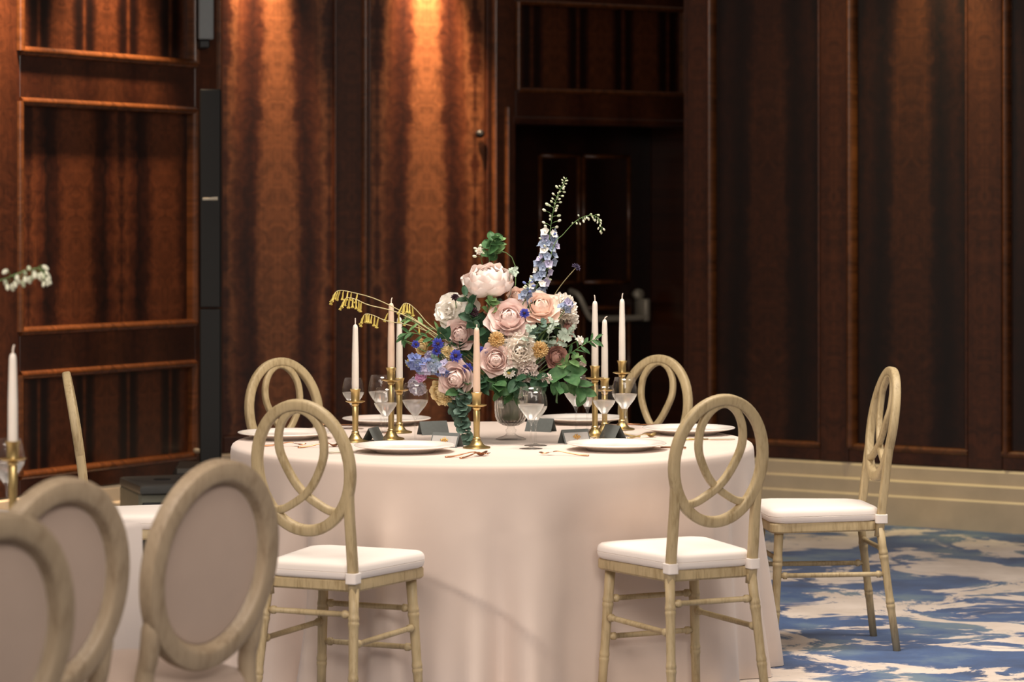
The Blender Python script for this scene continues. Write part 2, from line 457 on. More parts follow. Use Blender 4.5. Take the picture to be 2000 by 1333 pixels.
baseboard('baseboard_left', wl, wl.u(-420), wl.u(412), 'cream stone baseboard stepping along the foot of the left wall')
kn = MB().lathe([(.0,0),(.012,.0),(.012,.02),(.009,.03),(.02,.045),(.023,.06),(.016,.074),(0,.078)], 14).xform(Matrix.Rotation(R(90),4,'X'))
kn.build('knob', M_STEEL, wl.root, loc=(wl.u(369), -.036, wl.z(369, 880)))

# back wall with the two lit panels and the door niche
tB = Vector((1, .577, 0)).normalized()
k0 = (425-1000)/F
wb = Wall('wall_back', (k0*13.8, 13.8), tB, 395, 1003, M_RAIL, 'mahogany back wall with two lit flame veneer panels')
wb.board('stile', wb.u(395), wb.u(434), .30, WALL_TOP, .016, M_RAIL)
wb.board('panel', wb.u(434), wb.u(650), PB, WALL_TOP, -.004, M_FLAME)
wb.board('stile', wb.u(650), wb.u(717), .30, WALL_TOP, .022, M_RAIL)
wb.board('panel', wb.u(717), wb.u(948), PB, WALL_TOP, -.004, M_FLAME)
wb.board('stile', wb.u(948), wb.u(1003), .30, WALL_TOP, .024, M_RAIL)
wb.board('rail', wb.u(434), wb.u(650), .30, PB, .016, M_RAIL)
wb.board('rail', wb.u(717), wb.u(948), .30, PB, .016, M_RAIL)
for x in (423, 708, 962): wb.bar(wb.u(x), .30, wb.u(x), WALL_TOP, .034, .045, M_MOULD)
for x in (652, 718): wb.bar(wb.u(x), PB, wb.u(x), WALL_TOP, .02, .028, M_RAIL)
wb.bar(wb.u(986), .30, wb.u(986), wb.z(986, 210), .03, .045, M_MOULD)
baseboard('baseboard_back', wb, wb.u(395), wb.u(1003), 'cream stone baseboard under the lit back wall panels')
MB().lathe([(.0,0),(.022,0),(.022,.02),(.016,.03),(0,.032)], 14).xform(Matrix.Rotation(R(90),4,'X')).build('sensor', M_BLACK, wb.root, loc=(wb.u(935), -.004, wb.z(935,262)))

# door bay in the same plane
zd1 = wb.z(1170, 238); zo0 = wb.z(1170, 181); zo1 = wb.z(1170, 12)
bay = Wall('wall_door_bay', wb.p0[:2], tB, 1003, 1480, M_RAIL, 'dark mahogany bay above and beside the recessed door')
# cut the opening: the slab is rebuilt as three pieces
bay.root.data.clear_geometry()
ud0, ud1 = bay.u(1004), bay.u(1346)
mb = MB().box(bay.u0, ud0+.0, .02, .14, 0, WALL_TOP).box(ud1, bay.u1, .02, .14, 0, WALL_TOP).box(ud0, ud1, .02, .14, zd1, WALL_TOP)
mb.box(ud0-.02, ud0, .14, .5, 0, zd1).box(ud1, ud1+.02, .14, .5, 0, zd1).box(ud0, ud1, .14, .5, zd1, zd1+.02)
bay.root.data.from_pydata(mb.v, [], mb.f)
bay.board('panel', bay.u(1009), bay.u(1333), zo0, zo1, -.004, M_STRIPE)
bay.board('rail', bay.u(1004), bay.u(1346), zd1, zo0, .02, M_RAIL)
bay.board('rail', bay.u(1004), bay.u(1346), zo1, WALL_TOP, .02, M_RAIL)
bay.frame(bay.u(1009), bay.u(1333), zo0, zo1, .034, .038)
bay.board('stile', bay.u(1346), bay.u1, 0, WALL_TOP, .02, M_RAIL)
bay.bar(bay.u(1000), zd1+.0, bay.u(1350), zd1+.0, .05, .035, M_RAIL)
# the door leaf
do = bpy.data.objects.new('door_1', None); COL.objects.link(do)
do.location = bay.root.location; do.rotation_euler = bay.root.rotation_euler
tag(do, 'dark mahogany double door set deep in the back wall', kind='structure')
bay2 = Wall.__new__(Wall); bay2.p0 = bay.p0; bay2.t = bay.t; bay2.root = do
leafY = .40
um = (ud0+ud1)/2
for (x0, x1) in ((ud0+.004, um-.002), (um+.002, ud1-.004)):
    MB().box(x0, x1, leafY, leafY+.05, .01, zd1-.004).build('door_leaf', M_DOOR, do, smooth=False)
for (p0_, p1_) in ((1055,1130),(1140,1228)):
    for (z0, z1) in ((.25, 1.0), (1.15, bay.z(1100, 305, leafY))):
        x0, x1 = bay.u(p0_, leafY), bay.u(p1_, leafY)
        fr = MB()
        for (A, B_) in (((x0,z0),(x1,z0)),((x0,z1),(x1,z1)),((x0,z0),(x0,z1)),((x1,z0),(x1,z1))):
            fr.tube([(A[0],leafY,A[1]),(B_[0],leafY,B_[1])], .013, 8)
        fr.build('panel_moulding', M_MOULD, do)
zb_ = bay.z(1210, 622, .3); bu = lambda px: bay.u(px, leafY-.1)
bar = catmull([(bu(1128), leafY-.02, zb_+.16),(bu(1133), leafY-.09, zb_+.13),(bu(1152), leafY-.10, zb_+.01),(bu(1170), leafY-.10, zb_),(bu(1240), leafY-.10, zb_),(bu(1262), leafY-.10, zb_+.005)], 6)
h = MB().tube(bar, .018, 10)
h.build('push_bar', M_STEEL, do)
MB().bbox(bu(1256), bu(1268), leafY-.12, leafY, zb_-.02, zb_+.11, .01).build('latch_case', M_STEEL, do)
MB().lathe([(0,-.07),(.03,-.07),(.034,-.04),(.02,-.02),(.018,0)], 14).xform(Matrix.Rotation(R(-90),4,'X')).build('door_knob', M_STEEL, do, loc=(bu(1256), leafY, zb_+.135))

# right wall, turning toward the camera
tD = Vector((1, -.64, 0)).normalized()
wr = Wall('wall_right', (1.2937, 13.59), tD, 1347, 2280, M_RAIL, 'dark mahogany panelled wall on the right')
wr.board('stile', wr.u(1347), wr.u(1388), .30, WALL_TOP, .022, M_RAIL)
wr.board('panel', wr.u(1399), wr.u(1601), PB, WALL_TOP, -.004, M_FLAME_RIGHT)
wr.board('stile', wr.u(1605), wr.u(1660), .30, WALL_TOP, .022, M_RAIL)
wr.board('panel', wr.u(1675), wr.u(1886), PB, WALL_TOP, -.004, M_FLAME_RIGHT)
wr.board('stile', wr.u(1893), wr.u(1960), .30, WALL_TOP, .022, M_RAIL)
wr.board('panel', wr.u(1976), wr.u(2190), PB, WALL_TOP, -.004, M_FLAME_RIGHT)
wr.board('stile', wr.u(2195), wr.u(2280), .30, WALL_TOP, .022, M_RAIL)
for a, b in ((1388,1605),(1660,1893),(1960,2195)):
    wr.board('rail', wr.u(a), wr.u(b), .30, PB-.02, .016, M_RAIL)
    wr.bar(wr.u(a), PB-.01, wr.u(b), PB-.01, .034, .030, M_MOULD)
    wr.bar(wr.u(b-3), PB, wr.u(b-3), WALL_TOP, .018, .024, M_RAIL)
wr.bar(wr.u(1391), PB-.01, wr.u(1391), WALL_TOP, .032, .040, M_MOULD)
wr.bar(wr.u(1665), PB-.01, wr.u(1665), WALL_TOP, .042, .050, M_MOULD)
wr.bar(wr.u(1967), PB-.01, wr.u(1967), WALL_TOP, .032, .040, M_MOULD)
baseboard('baseboard_right', wr, wr.u(1347), wr.u(2280), 'cream stone baseboard stepping along the foot of the right wall')
# the return that closes the corner beside the door bay
e0 = wr.p0.xy + wr.t.xy*wr.u(1347)
ret = MB().box(0, 1.9, 0, .1, 0, WALL_TOP).build('wall_return', M_RAIL, smooth=False, loc=(e0.x+.06, e0.y+.03, 0), rot=(0,0,math.atan2(tA.y, tA.x)))
tag(ret, 'plain mahogany return between the right wall and the door bay', kind='structure')

# ------------------------------------------------------------------ big round table
TC = Vector((-.067, 9.14, 0)); TR = .895; TZ = .752
CHAIRS = [  # x, y, turn, label
    (-.511, 8.03, -.42, 'limed wood interlaced-back chair at the front left of the round table'),
    (.514, 8.251, .459, 'limed wood interlaced-back chair at the front right of the round table'),
    (1.075, 9.463, 1.68, 'limed wood chair seen side-on, on the open carpet beside the right wall'),
    (-.715, 9.90, -2.493, 'limed wood chair facing the camera behind the back left plate of the round table'),
    (.40, 10.12, 2.466, 'limed wood chair facing the camera behind the wine glasses and the candles on the right'),
    (-1.262, 9.24, R(-81), 'limed wood chair seen edge on, white seat in front of the subwoofer'),
]
def cloth():
    nth, mb = 360, MB()
    zs = [TZ, TZ-.002, TZ-.007, TZ-.016, TZ-.03]+[TZ-.03-(TZ-.03-.002)*i/84 for i in range(1, 85)]
    tops = [.0, .3, .6, .8]
    rings = []
    for q in tops[1:]:
        rings.append([(TC.x+TR*q*math.cos(2*math.pi*k/nth), TC.y+TR*q*math.sin(2*math.pi*k/nth), TZ) for k in range(nth)])
    prof = {0:-.028, 1:-.014, 2:-.006, 3:-.002}
    for j, z in enumerate(zs):
        t = max(0, (TZ-.03-z)/(TZ-.03)); ring = []
        for k in range(nth):
            a = 2*math.pi*k/nth
            w = mnoise.noise(Vector((math.cos(a)*1.5, math.sin(a)*1.5, 2.2)))
            f = math.sin(26*a+4.0*w)+.45*math.sin(43*a+5*w+1)
            f2 = mnoise.noise(Vector((math.cos(a)*5, math.sin(a)*5, t*1.2)))
            amp = .052*t**1.05*min(1, t*4)
            r = TR+prof.get(j, 0)+.055*t**1.4+amp*f*(.75+.5*w)+.03*f2*t+.012*min(1, t*3)*mnoise.noise(Vector((math.cos(a)*11, math.sin(a)*11, z*2.2)))
            # the raised crease that runs down across the front of the skirt
            ax = math.degrees(a)-270
            if -16 < ax < 22:
                zc = .395-.0042*(ax+12)-.00022*(ax+12)**2
                edge = max(0, 1-abs(ax-1)/19)**.6
                r += .013*edge*(math.exp(-(z-zc)/.09) if z >= zc else math.exp(-(zc-z)/.006))-.006*edge*(1 if z >= zc else math.exp(-(zc-z)/.2))
            x, y = TC.x+r*math.cos(a), TC.y+r*math.sin(a)
            if z < .70:
                for (cx, cy, ct, _) in CHAIRS:
                    c_, s_ = math.cos(ct), math.sin(ct)
                    def loc(x, y):
                        dx, dy = x-cx, y-cy
                        return c_*dx+s_*dy, -s_*dx+c_*dy
                    lx, ly = loc(x, y)
                    if abs(lx) < .46 and ly > -.35:
                        lim = .235
                        over = (lim-ly)
                        if over > 0:
                            fall = max(0, 1-max(0, abs(lx)-.19)/.26); fall = fall*fall*(3-2*fall)
                            fz = min(1, (.70-z)/.19); fz = fz*fz*(3-2*fz)
                            dx, dy = -s_, c_
                            x += dx*over*fall*fz; y += dy*over*fall*fz
            ring.append((x, y, z))
        rings.append(ring)
    rings.reverse(); mb.loft(rings, cap=False)
    c = len(mb.v); mb.v.append((TC.x, TC.y, TZ)); b0 = (len(rings)-1)*nth
    for k in range(nth): mb.f.append((c, b0+k, b0+(k+1)%nth))
    return mb
o = cloth().build('tablecloth', M_CLOTH)
tag(o, 'floor length blush tablecloth over the large round table', 'tablecloth')
rt = thing('round_table', 'large round banquet table under the floor length blush cloth', 'table', TC)
MB().lathe([(0,.70),(.85,.70),(.86,.705),(.86,.738),(.85,.744),(0,.744)], 48).build('tabletop', M_RAIL, rt)
for a in (45, 135, 225, 315):
    MB().tube([(.45*math.cos(R(a)), .45*math.sin(R(a)), 0), (.45*math.cos(R(a)), .45*math.sin(R(a)), .70)], .02, 10).build('leg', M_STEEL, rt)

# ------------------------------------------------------------------ limed chairs with interlaced oval back
def outline(wb_, wf_, D, c, n=6):
    """rounded trapezoid, counter-clockwise, back edge at -D/2"""
    pts = []
    cor = [((wf_, D/2), 0), ((-wf_, D/2), 90), ((-wb_, -D/2), 180), ((wb_, -D/2), 270)]
    for (x, y), a0 in cor:
        ix, iy = x-math.copysign(c, x), y-math.copysign(c, y)
        for q in range(n+1):
            t = R(a0+90*q/n); pts.append((ix+c*math.cos(t), iy+c*math.sin(t)))
    return pts
def bamboo(mb, p0, p1, r0, r1, nodes):
    p0, p1 = Vector(p0), Vector(p1); L = (p1-p0).length
    st = [(0, r0)]
    for n_ in nodes:
        rr = r0+(r1-r0)*n_
        e = .012/L
        st += [(n_-2.2*e, rr*.97), (n_-1.2*e, rr*1.05), (n_-.9*e, rr*1.12), (n_-.3*e, rr*1.12), (n_-.15*e, rr*1.05), (n_+.15*e, rr*1.05), (n_+.3*e, rr*1.12), (n_+.9*e, rr*1.12), (n_+1.2*e, rr*1.04), (n_+2.2*e, rr*.97)]
    st.append((1, r1))
    mb.tube([p0.lerp(p1, t) for t, _ in st], [r for _, r in st], 12)
def phoenix(label, loc, rz):
    t = thing('oval_back_chair', label, 'chair', loc, rz, 'limed wood chairs around the round table')
    wb_, wf_, D, zs = .150, .188, .39, .435
    y0 = -D/2
    ring = lambda s, z, c=.03: [(x*s, y*s, z) for x, y in outline(wb_, wf_, D, c)]
    MB().loft([ring(.97, .418), ring(1, .424), ring(1, .448), ring(.98, .453)]).build('seat_frame', M_LIMED, t, sharp=35)
    def cring(s, z): return [(x*s, y*s-.002, z) for x, y in outline(wb_+.004, wf_+.008, D+.014, .05)]
    cu = MB().loft([cring(.93,.452), cring(.985,.457), cring(1.0,.466), cring(1.003,.474), cring(.992,.4755), cring(1.003,.477), cring(1.0,.487), cring(.985,.495), cring(.955,.5005), cring(.8,.5055), cring(.5,.508), cring(.2,.509)]).build('seat_cushion', M_PAD, t, sharp=50)
    rk = .118
    def yb(z): return y0-.010-rk*(z-.46)-.10*max(0, z-.62)**2*1.2
    zc, hz, a = .783, .187, .154
    for s in (-1, 1):
        # stile: from the seat up to the side of the oval
        zz = [.40, .46, .52, .58, .64, .69, .73, .765]
        xs = [.143, .143, .143, .1425, .142, .144, .148, .152]
        sk = [1, 1, 1, .99, .97, .92, .84, .55]
        MB().loft([[(s*x+p*k, yb(z)+q*k, z) for p, q in rrect(.0138, .0148, .006)] for x, z, k in zip(xs, zz, sk)]).build('back_stile', M_LIMED, t)
        lg = MB(); bamboo(lg, (s*.143, yb(.43), .43), (s*.168, yb(.43)-.055, 0), .0155, .0135, (.22, .62)); lg.build('leg', M_LIMED, t)
        lg = MB(); bamboo(lg, (s*.150, D/2-.035, .43), (s*.172, D/2-.012, 0), .017, .0135, (.27, .67)); lg.build('leg', M_LIMED, t)
        st = MB().tube([(s*.142, y0-.005, .448), (s*.142, yb(.46)-.018, .462)], .004, 6)
        st = MB().loft([[(s*.143+x*1.0, yb(.465)+y, z) for x, y in rrect(.0175, .021, .006)] for z in (.446, .449, .474, .477)])
        st.build('tie', M_PAD, cu)
    n_ = 56
    path = [(a*math.sin(2*math.pi*k/n_), yb(zc+hz*math.cos(2*math.pi*k/n_)), zc+hz*math.cos(2*math.pi*k/n_)) for k in range(n_)]
    MB().sweep(path, (0, 1, .16), rrect(.0165, .0145, .007), closed=True).build('oval_back_frame', M_LIMED, t)
    H = 2*hz
    lp = [(-.74,.155),(-.5,.165),(-.25,.215),(0,.285),(.22,.385),(.42,.54),(.49,.66),(.45,.80),(.27,.915),(0,.965),
          (-.27,.915),(-.45,.80),(-.49,.66),(-.42,.54),(-.22,.385),(0,.285),(.25,.215),(.5,.165),(.74,.155)]
    pp = []
    for i, (u, v) in enumerate(lp):
        z = zc-hz+v*H
        over = -.006 if i < 7 else (.006 if i > 12 else 0)
        pp.append((u*a, yb(z)+over*.6, z))
    MB().sweep(catmull(pp, 6), (0, 1, .16), rrect(.0115, .0105, .005)).build('interlaced_loop', M_LIMED, t)
    def stretch(p, q):
        p, q = Vector(p), Vector(q); L = (q-p).length
        ks = [0, .03/L, .034/L, .05/L, .054/L]
        ts = [(0,.008),(.02/L,.009),(.022/L,.0125),(.034/L,.0125),(.036/L,.0085),(.5,.009)]
        ts = ts+[(1-a_, b_) for a_, b_ in reversed(ts[:-1])]
        MB().tube([p.lerp(q, a_) for a_, _ in ts], [b_ for _, b_ in ts], 10).build('stretcher', M_LIMED, t)
    def legx(front, z):
        k = (.43-z)/.43
        return (.150+.022*k, D/2-.035+.023*k) if front else (.143+.025*k, yb(.43)-.055*k)
    bx, by = legx(False, .355); stretch((-bx, by, .355), (bx, by, .355))
    for z in (.325, .205):
        fx, fy = legx(True, z); stretch((-fx, fy, z), (fx, fy, z))
    for s in (-1, 1):
        (bx, by), (fx, fy) = legx(False, .268), legx(True, .268)
        stretch((s*bx, by, .268), (s*fx, fy, .268))
    return t
ch0 = phoenix(CHAIRS[0][3], (CHAIRS[0][0], CHAIRS[0][1], 0), CHAIRS[0][2])
for (x, y, a, lab) in CHAIRS[1:]: dup(ch0, (x, y, 0), a, lab)

# ------------------------------------------------------------------ upholstered oval-back chairs in the foreground
def louis(label, loc, rz):
    """origin under the middle of the back; faces +y"""
    t = thing('upholstered_chair', label, 'chair', loc, rz, 'upholstered oval back chairs at the near table')
    a, hz, zc = .186, .212, .735
    rk = .14
    yb = lambda z: -rk*(z-.48)
    n_ = 64
    path = [(a*math.sin(2*math.pi*k/n_), yb(zc+hz*math.cos(2*math.pi*k/n_)), zc+hz*math.cos(2*math.pi*k/n_)) for k in range(n_)]
    prof = [(.027,-.012),(.027,.012),(.020,.020),(-.018,.022),(-.030,.014),(-.032,.002),(-.027,-.003),(-.024,-.012),(-.021,-.019),(-.017,-.0225),(-.011,-.0235),(.012,-.0235),(.022,-.020)]
    MB().sweep(path, (0,1,rk), prof, closed=True).build('back_frame', M_GREYWOOD, t, sharp=38)
    nrm = Vector((0,1,rk)).normalized()
    for nm, off, dome in (('back_upholstery', .001, -.006), ('front_upholstery', .010, .022)):
        rings = []
        for q in (1.0, .93, .8, .6, .4, .2, .04):
            rings.append([Vector(((a-.024)*q*math.sin(2*math.pi*k/48), yb(zc+(hz-.024)*q*math.cos(2*math.pi*k/48)), zc+(hz-.024)*q*math.cos(2*math.pi*k/48)))+nrm*(off+dome*(1-q**2.5)) for k in range(48)])
        MB().loft(rings).build(nm, M_LINEN, t)
    for s in (-1, 1):
        pts = catmull([(s*.170, yb(.655)+.002, .655), (s*.171, yb(.615)+.002, .615), (s*.168, yb(.56)+.004, .55), (s*.170, .006, .47), (s*.182, -.02, .25), (s*.190, -.085, 0)], 5)
        mb = MB().tube(pts, [min(.010+.0022*i, .019+.004*math.sin(i/len(pts)*5)) if i < 14 else .022-.006*(i-14)/(len(pts)-14) for i in range(len(pts))], 12)
        mb.build('rear_leg', M_GREYWOOD, t)
        lg = MB().lathe([(.0,0),(.011,0),(.015,.03),(.012,.05),(.020,.30),(.024,.36),(.019,.375),(.027,.385),(.027,.43),(0,.43)], 14)
        lg.xform(Matrix.Translation((s*.205, .425, 0))).build('front_leg', M_GREYWOOD, t)
    rr = lambda s, z, e=0: [(x*s, y*s+.225, z) for x, y in outline(.20+e, .245+e, .47+2*e, .07)]
    MB().loft([rr(.97,.375), rr(1,.385), rr(1,.425), rr(.98,.43)]).build('seat_rail', M_GREYWOOD, t, sharp=35)
    MB().loft([rr(.97,.429), rr(.995,.437), rr(.985,.455), rr(.94,.470), rr(.8,.482), rr(.5,.490), rr(.15,.493)]).build('seat', M_LINEN, t)
    return t
LC = [(388, 6.0, 'upholstered oval back chair nearest the round table, third and rightmost of the row in front'),
      (80, 5.58, 'upholstered oval back chair between the other two, partly covered by its left neighbour'),
      (-53, 4.93, 'upholstered oval back chair cut by the left edge of the photo, nearest the camera')]
l0 = None
for px, d, lab in LC:
    p = ((px-1000)*d/F, d, 0)
    if l0 is None: l0 = louis(lab, p, R(54))
    else: dup(l0, p, R(55), lab)

# ------------------------------------------------------------------ near table on the left
P = Vector((-.93, 6.69, 0)); e1 = Vector((-.81, .59, 0)).normalized(); e2 = Vector((.59, .81, 0)).normalized()
def near_cloth():
    mb = MB(); c = .02; W_, L_ = 1.0, 1.9
    base = []
    cor = [((0,0), e1*-1, e2), ((0,-L_), e2*-1, e1*-1), ((W_,-L_), e1, e2*-1), ((W_,0), e2, e1)]
    pts = []
    # walk the rectangle, dense along the edges
    def P2(u, w): return P+e1*u+e2*w
    seq = [(0,0),(0,-L_),(W_,-L_),(W_,0)]
    for i in range(4):
        A, B_ = Vector((*seq[i],0)), Vector((*seq[(i+1)%4],0))
        for k in range(24):
            q = A.lerp(B_, k/24); pts.append((q.x, q.y))
    mid = (W_/2, -L_/2); rings = []
    for j, z in enumerate([TZ, TZ-.004, TZ-.014]+[TZ-.014-(TZ-.02)*i/12 for i in range(1, 13)]):
        t = max(0, (TZ-z)/TZ); ring = []
        for i, (u, w) in enumerate(pts):
            ins = (-.012, -.003, 0)[j] if j < 3 else 0
            du, dw = u-mid[0], w-mid[1]
            ln = math.hypot(du, dw)
            g = ins+.02*t+.010*t*math.sin(i*1.1)
            q = P2(u+du/ln*g, w+dw/ln*g); ring.append((q.x, q.y, z))
        rings.append(ring)
    mb.loft(list(reversed(rings)), cap=False)
    n = len(pts); b = len(mb.v)-n
    mb.f.append(tuple(b+k for k in range(n)))
    return mb
tag(near_cloth().build('tablecloth', M_WHITECLOTH, sharp=45), 'pale cloth on the near table at the left, its corner showing between the upholstered chairs', 'tablecloth')
nt_ = thing('banquet_table', 'rectangular table under the pale cloth at the left edge', 'table', (0,0,0))
cn = [P+e1*u+e2*w for u, w in ((.04,-.04),(.96,-.04),(.96,-1.86),(.04,-1.86))]
MB().loft([[(c.x, c.y, z) for c in cn] for z in (.71,.745)]).build('tabletop', M_RAIL, nt_, smooth=False)
for u, w in ((.12,-.15),(.88,-.15),(.88,-1.75),(.12,-1.75)):
    c = P+e1*u+e2*w
    MB().tube([(c.x,c.y,0),(c.x,c.y,.71)], .02, 10).build('leg', M_STEEL, nt_)

# ------------------------------------------------------------------ plates
plate_me = MB().lathe([(0,.0),(.095,.0),(.10,.002),(.103,.006),(.125,.012),(.155,.0185),(.163,.0205),(.165,.0225),(.163,.0245),(.155,.0235),(.118,.0165),(.112,.0135),(.104,.0125),(0,.012)], 72).mesh('plate', M_CHINA)
for px, py, lab in ((790,880,'white charger plate at the front left setting of the round table'),
                    (1204,876,'white charger plate at the front right setting of the round table'),
                    (557,854,'white charger plate seen through the front left chair back'),
                    (1345,845,'white charger plate at the right setting, seen through the front right chair back'),
                    (755,826,'white charger plate behind the candles on the left'),
                    (1138,824,'white charger plate behind the place cards and glass stems, back right')):
    p = on(px, py+3, TZ)
    tag(link('plate', plate_me, loc=p), lab, 'plate', 'charger plates on the round table')

# ------------------------------------------------------------------ candlesticks and candles
def candlestick(label, loc, h, group='brass candlesticks'):
    t = thing('candlestick', label, 'candlestick', loc, rnd.uniform(0, 1), group)
    MB().lathe([(0,0),(.044,0),(.046,.002),(.045,.005),(.036,.0075),(.028,.009),(.022,.014),(.016,.024),(.0125,.031),(.0135,.034),(.011,.037)], 24).build('base', M_BRASS, t, sharp=50)
    z1 = h-.048
    MB().lathe([(.010,.036),(.0095,.05),(.0105,z1*.6),(.0115,z1-.014),(.0095,z1-.011),(.013,z1-.006),(.013,z1-.003),(.009,z1)], 24, 8, .05).build('stem', M_BRASS, t, sharp=50)
    MB().lathe([(.008,z1-.001),(.022,z1),(.033,z1+.004),(.034,z1+.006),(.032,z1+.0065),(.014,z1+.004)], 24).build('drip_pan', M_BRASS, t, sharp=50)
    MB().lathe([(.012,z1+.003),(.0155,z1+.006),(.0145,z1+.012),(.0148,h-.012),(.017,h-.006),(.0185,h-.001),(.0175,h),(.0135,h-.004),(.0132,h-.02),(0,h-.02)], 24).build('cup', M_BRASS, t, sharp=50)
    return t
def candle(label, loc, L, mat, curl, group='tapered candles'):
    t = thing('taper_candle', label, 'candle', loc, 0, group)
    MB().lathe([(0,0),(.0118,0),(.0124,.004),(.0118,L*.5),(.0092,L-.018),(.0086,L-.010),(.0065,L-.003),(.0025,L),(0,L+.0005)], 20).build('wax', mat, t)
    dx, dz = curl
    MB().tube(catmull([(0,0,L-.002),(dx*.15,0,L+dz*.45),(dx*.5,0,L+dz*.8),(dx,0,L+dz)], 4), [.0022]*12+[.0012], 6).build('wick', M_WICK, t)
    return t
KS = [ # px, base y, holder height, tip y (wax), wax, wick curl, place words
    (694, 864, .182, 634, M_WAX_W, (.000,.022), 'leftmost on the round table, in front of the left wine glass'),
    (764, 859, .249, 592, M_WAX_B, (.004,.018), 'tallest of the trio left of the flowers'),
    (780, 846, .196, 620, M_WAX_W, (.001,.010), 'standing just behind the tall blush candle'),
    (931, 876, .186, 640, M_WAX_B, (.001,.010), 'in front of the flower centrepiece'),
    (1162, 853, .248, 588, M_WAX_W, (-.002,.020), 'right of the flowers, nearest the centrepiece'),
    (1181, 846, .196, 624, M_WAX_W, (.010,.010), 'shortest of the three right of the flowers'),
    (1215, 840, .250, 584, M_WAX_W, (.003,.020), 'rightmost on the round table, in front of a chair back'),
]
for px, py, h, ty, wax, curl, wd in KS:
    p = on(px, py, TZ)
    tall = 'tall' if h > .22 else 'short'
    candlestick(f'{tall} brass candlestick {wd}', p, h)
    zt_ = CAMZ-(ty-HORIZON)*p.y/F
    z0 = TZ+h-.02
    candle(f'{"blush" if wax is M_WAX_B else "white"} taper candle {wd}', (p.x, p.y, z0), zt_-z0, wax, curl)
p = Vector(((25-1000)*6.5/F, 6.5, TZ))
candlestick('brass candlestick on the near table at the left edge', p, .218)
candle('white taper candle with a curled wick at the left edge of the photo', (p.x, p.y, TZ+.198), 1.51-(690-430)*6.5/F-TZ-.198, M_WAX_W, (.004,.020))

# ------------------------------------------------------------------ wine glasses
def wineglass_meshes(h, r):
    zb = h*.44
    hb = h-zb
    out = [(.0036,zb-.012),(.0055,zb-.004),(.011,zb+.005),(r*.44,zb+hb*.15),(r*.76,zb+hb*.31),(r*.95,zb+hb*.44),(r,zb+hb*.53),(r*.965,zb+hb*.68),(r*.87,zb+hb*.86),(r*.78,h)]
    bowl = MB().lathe(out+[(r*.78-.0008,h)], 40)
    bowl.f = [f for f in bowl.f if len(f) == 4]
    stem = MB().lathe([(.0036,zb-.010),(.0033,zb*.5),(.0036,.012),(.006,.006)], 14)
    foot = MB().lathe([(.006,.007),(.012,.004),(.036,.0016),(.0385,.001),(.0385,0),(0,0)], 40)
    k = .52
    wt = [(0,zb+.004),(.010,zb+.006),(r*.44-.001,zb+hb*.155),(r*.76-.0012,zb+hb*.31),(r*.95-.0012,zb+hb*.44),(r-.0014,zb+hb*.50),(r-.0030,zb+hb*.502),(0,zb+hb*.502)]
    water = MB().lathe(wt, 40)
    return [('bowl', bowl.mesh('bowl', M_GLASS)), ('stem', stem.mesh('stem', M_GLASS)), ('foot', foot.mesh('foot', M_GLASS)), ('water', water.mesh('water', M_WHITENED_WATER))]
WG = {'tall': wineglass_meshes(.205, .045), 'small': wineglass_meshes(.184, .0405)}
def wineglass(label, loc, kind):
    t = thing('wine_glass', label, 'glass', loc, 0, 'stemmed glasses on the tables')
    for nm, me in WG[kind]: link(nm, me, t)
for px, py, kind, lab in (
    (690, 838, 'small', 'small wine glass behind the leftmost candlestick on the round table'),
    (744, 846, 'tall', 'large wine glass behind the small glass and the tall blush candle'),
    (753, 863, 'small', 'small wine glass in front of the large glass, left of the tall blush candle'),
    (811, 867, 'tall', 'wine glass under the pale lilac bloom, right of the candle trio'),
    (1037, 877, 'tall', 'large wine glass in front of the ribbed vase, nearest the table edge'),
    (1046, 871, 'small', 'wine glass hiding just behind the large glass in front of the vase'),
    (1125, 846, 'tall', 'wine glass overhung by green leaves at the right of the vase'),
    (1147, 842, 'small', 'wine glass between the leafy glass and the tall candlestick at the right'),
    (1180, 857, 'small', 'wine glass in front of the shortest candle on the right'),
    (1220, 852, 'tall', 'rightmost wine glass, in front of a chair back')):
    wineglass(lab, on(px, py, TZ), kind)
wineglass('wine glass on the near table behind the candlestick at the left edge', Vector(((14-1000)*6.72/F, 6.72, TZ)), 'tall')

# ------------------------------------------------------------------ place cards
def place_card(label, loc, rz, script):
    t = thing('place_card', label, 'card', loc, rz, 'tent place cards on the round table')
    w, h, d = .052, .046, .024
    for s, nm in ((-1, 'front_panel'), (1, 'back_panel')):
        mb = MB(); th = .0012
        mb.add([(-w,s*d,0),(w,s*d,0),(w,0,h),(-w,0,h),(-w,s*(d+th),0),(w,s*(d+th),0),(w,0,h+th),(-w,0,h+th)],
               [(0,1,2,3),(7,6,5,4),(0,4,5,1),(1,5,6,2),(2,6,7,3),(3,7,4,0)])
        o = mb.build(nm, M_SLATE, t, smooth=False)
        if s == -1 and script:
            nrm = Vector((0,-h,d)).normalized()*.0022
            q = lambda x, k: Vector((x, -d*(1-k), h*k))+nrm
            MB().add([q(-.047,.02),q(.047,.02),q(.047,.78),q(-.047,.78)], [(0,1,2,3)]).build('pale_slip', M_PALE, o, smooth=False)['label'] = 'pale slip on the front of the card'
            pts = [q(-.014+.028*i/26, .46+.22*math.sin(i*.9)*math.exp(-((i-13)/11)**2))+nrm*.6 for i in range(27)]
            MB().tube(pts, .0016, 5).build('gold_script', M_GOLD, o)['label'] = 'gold flourish on the card'
    return t
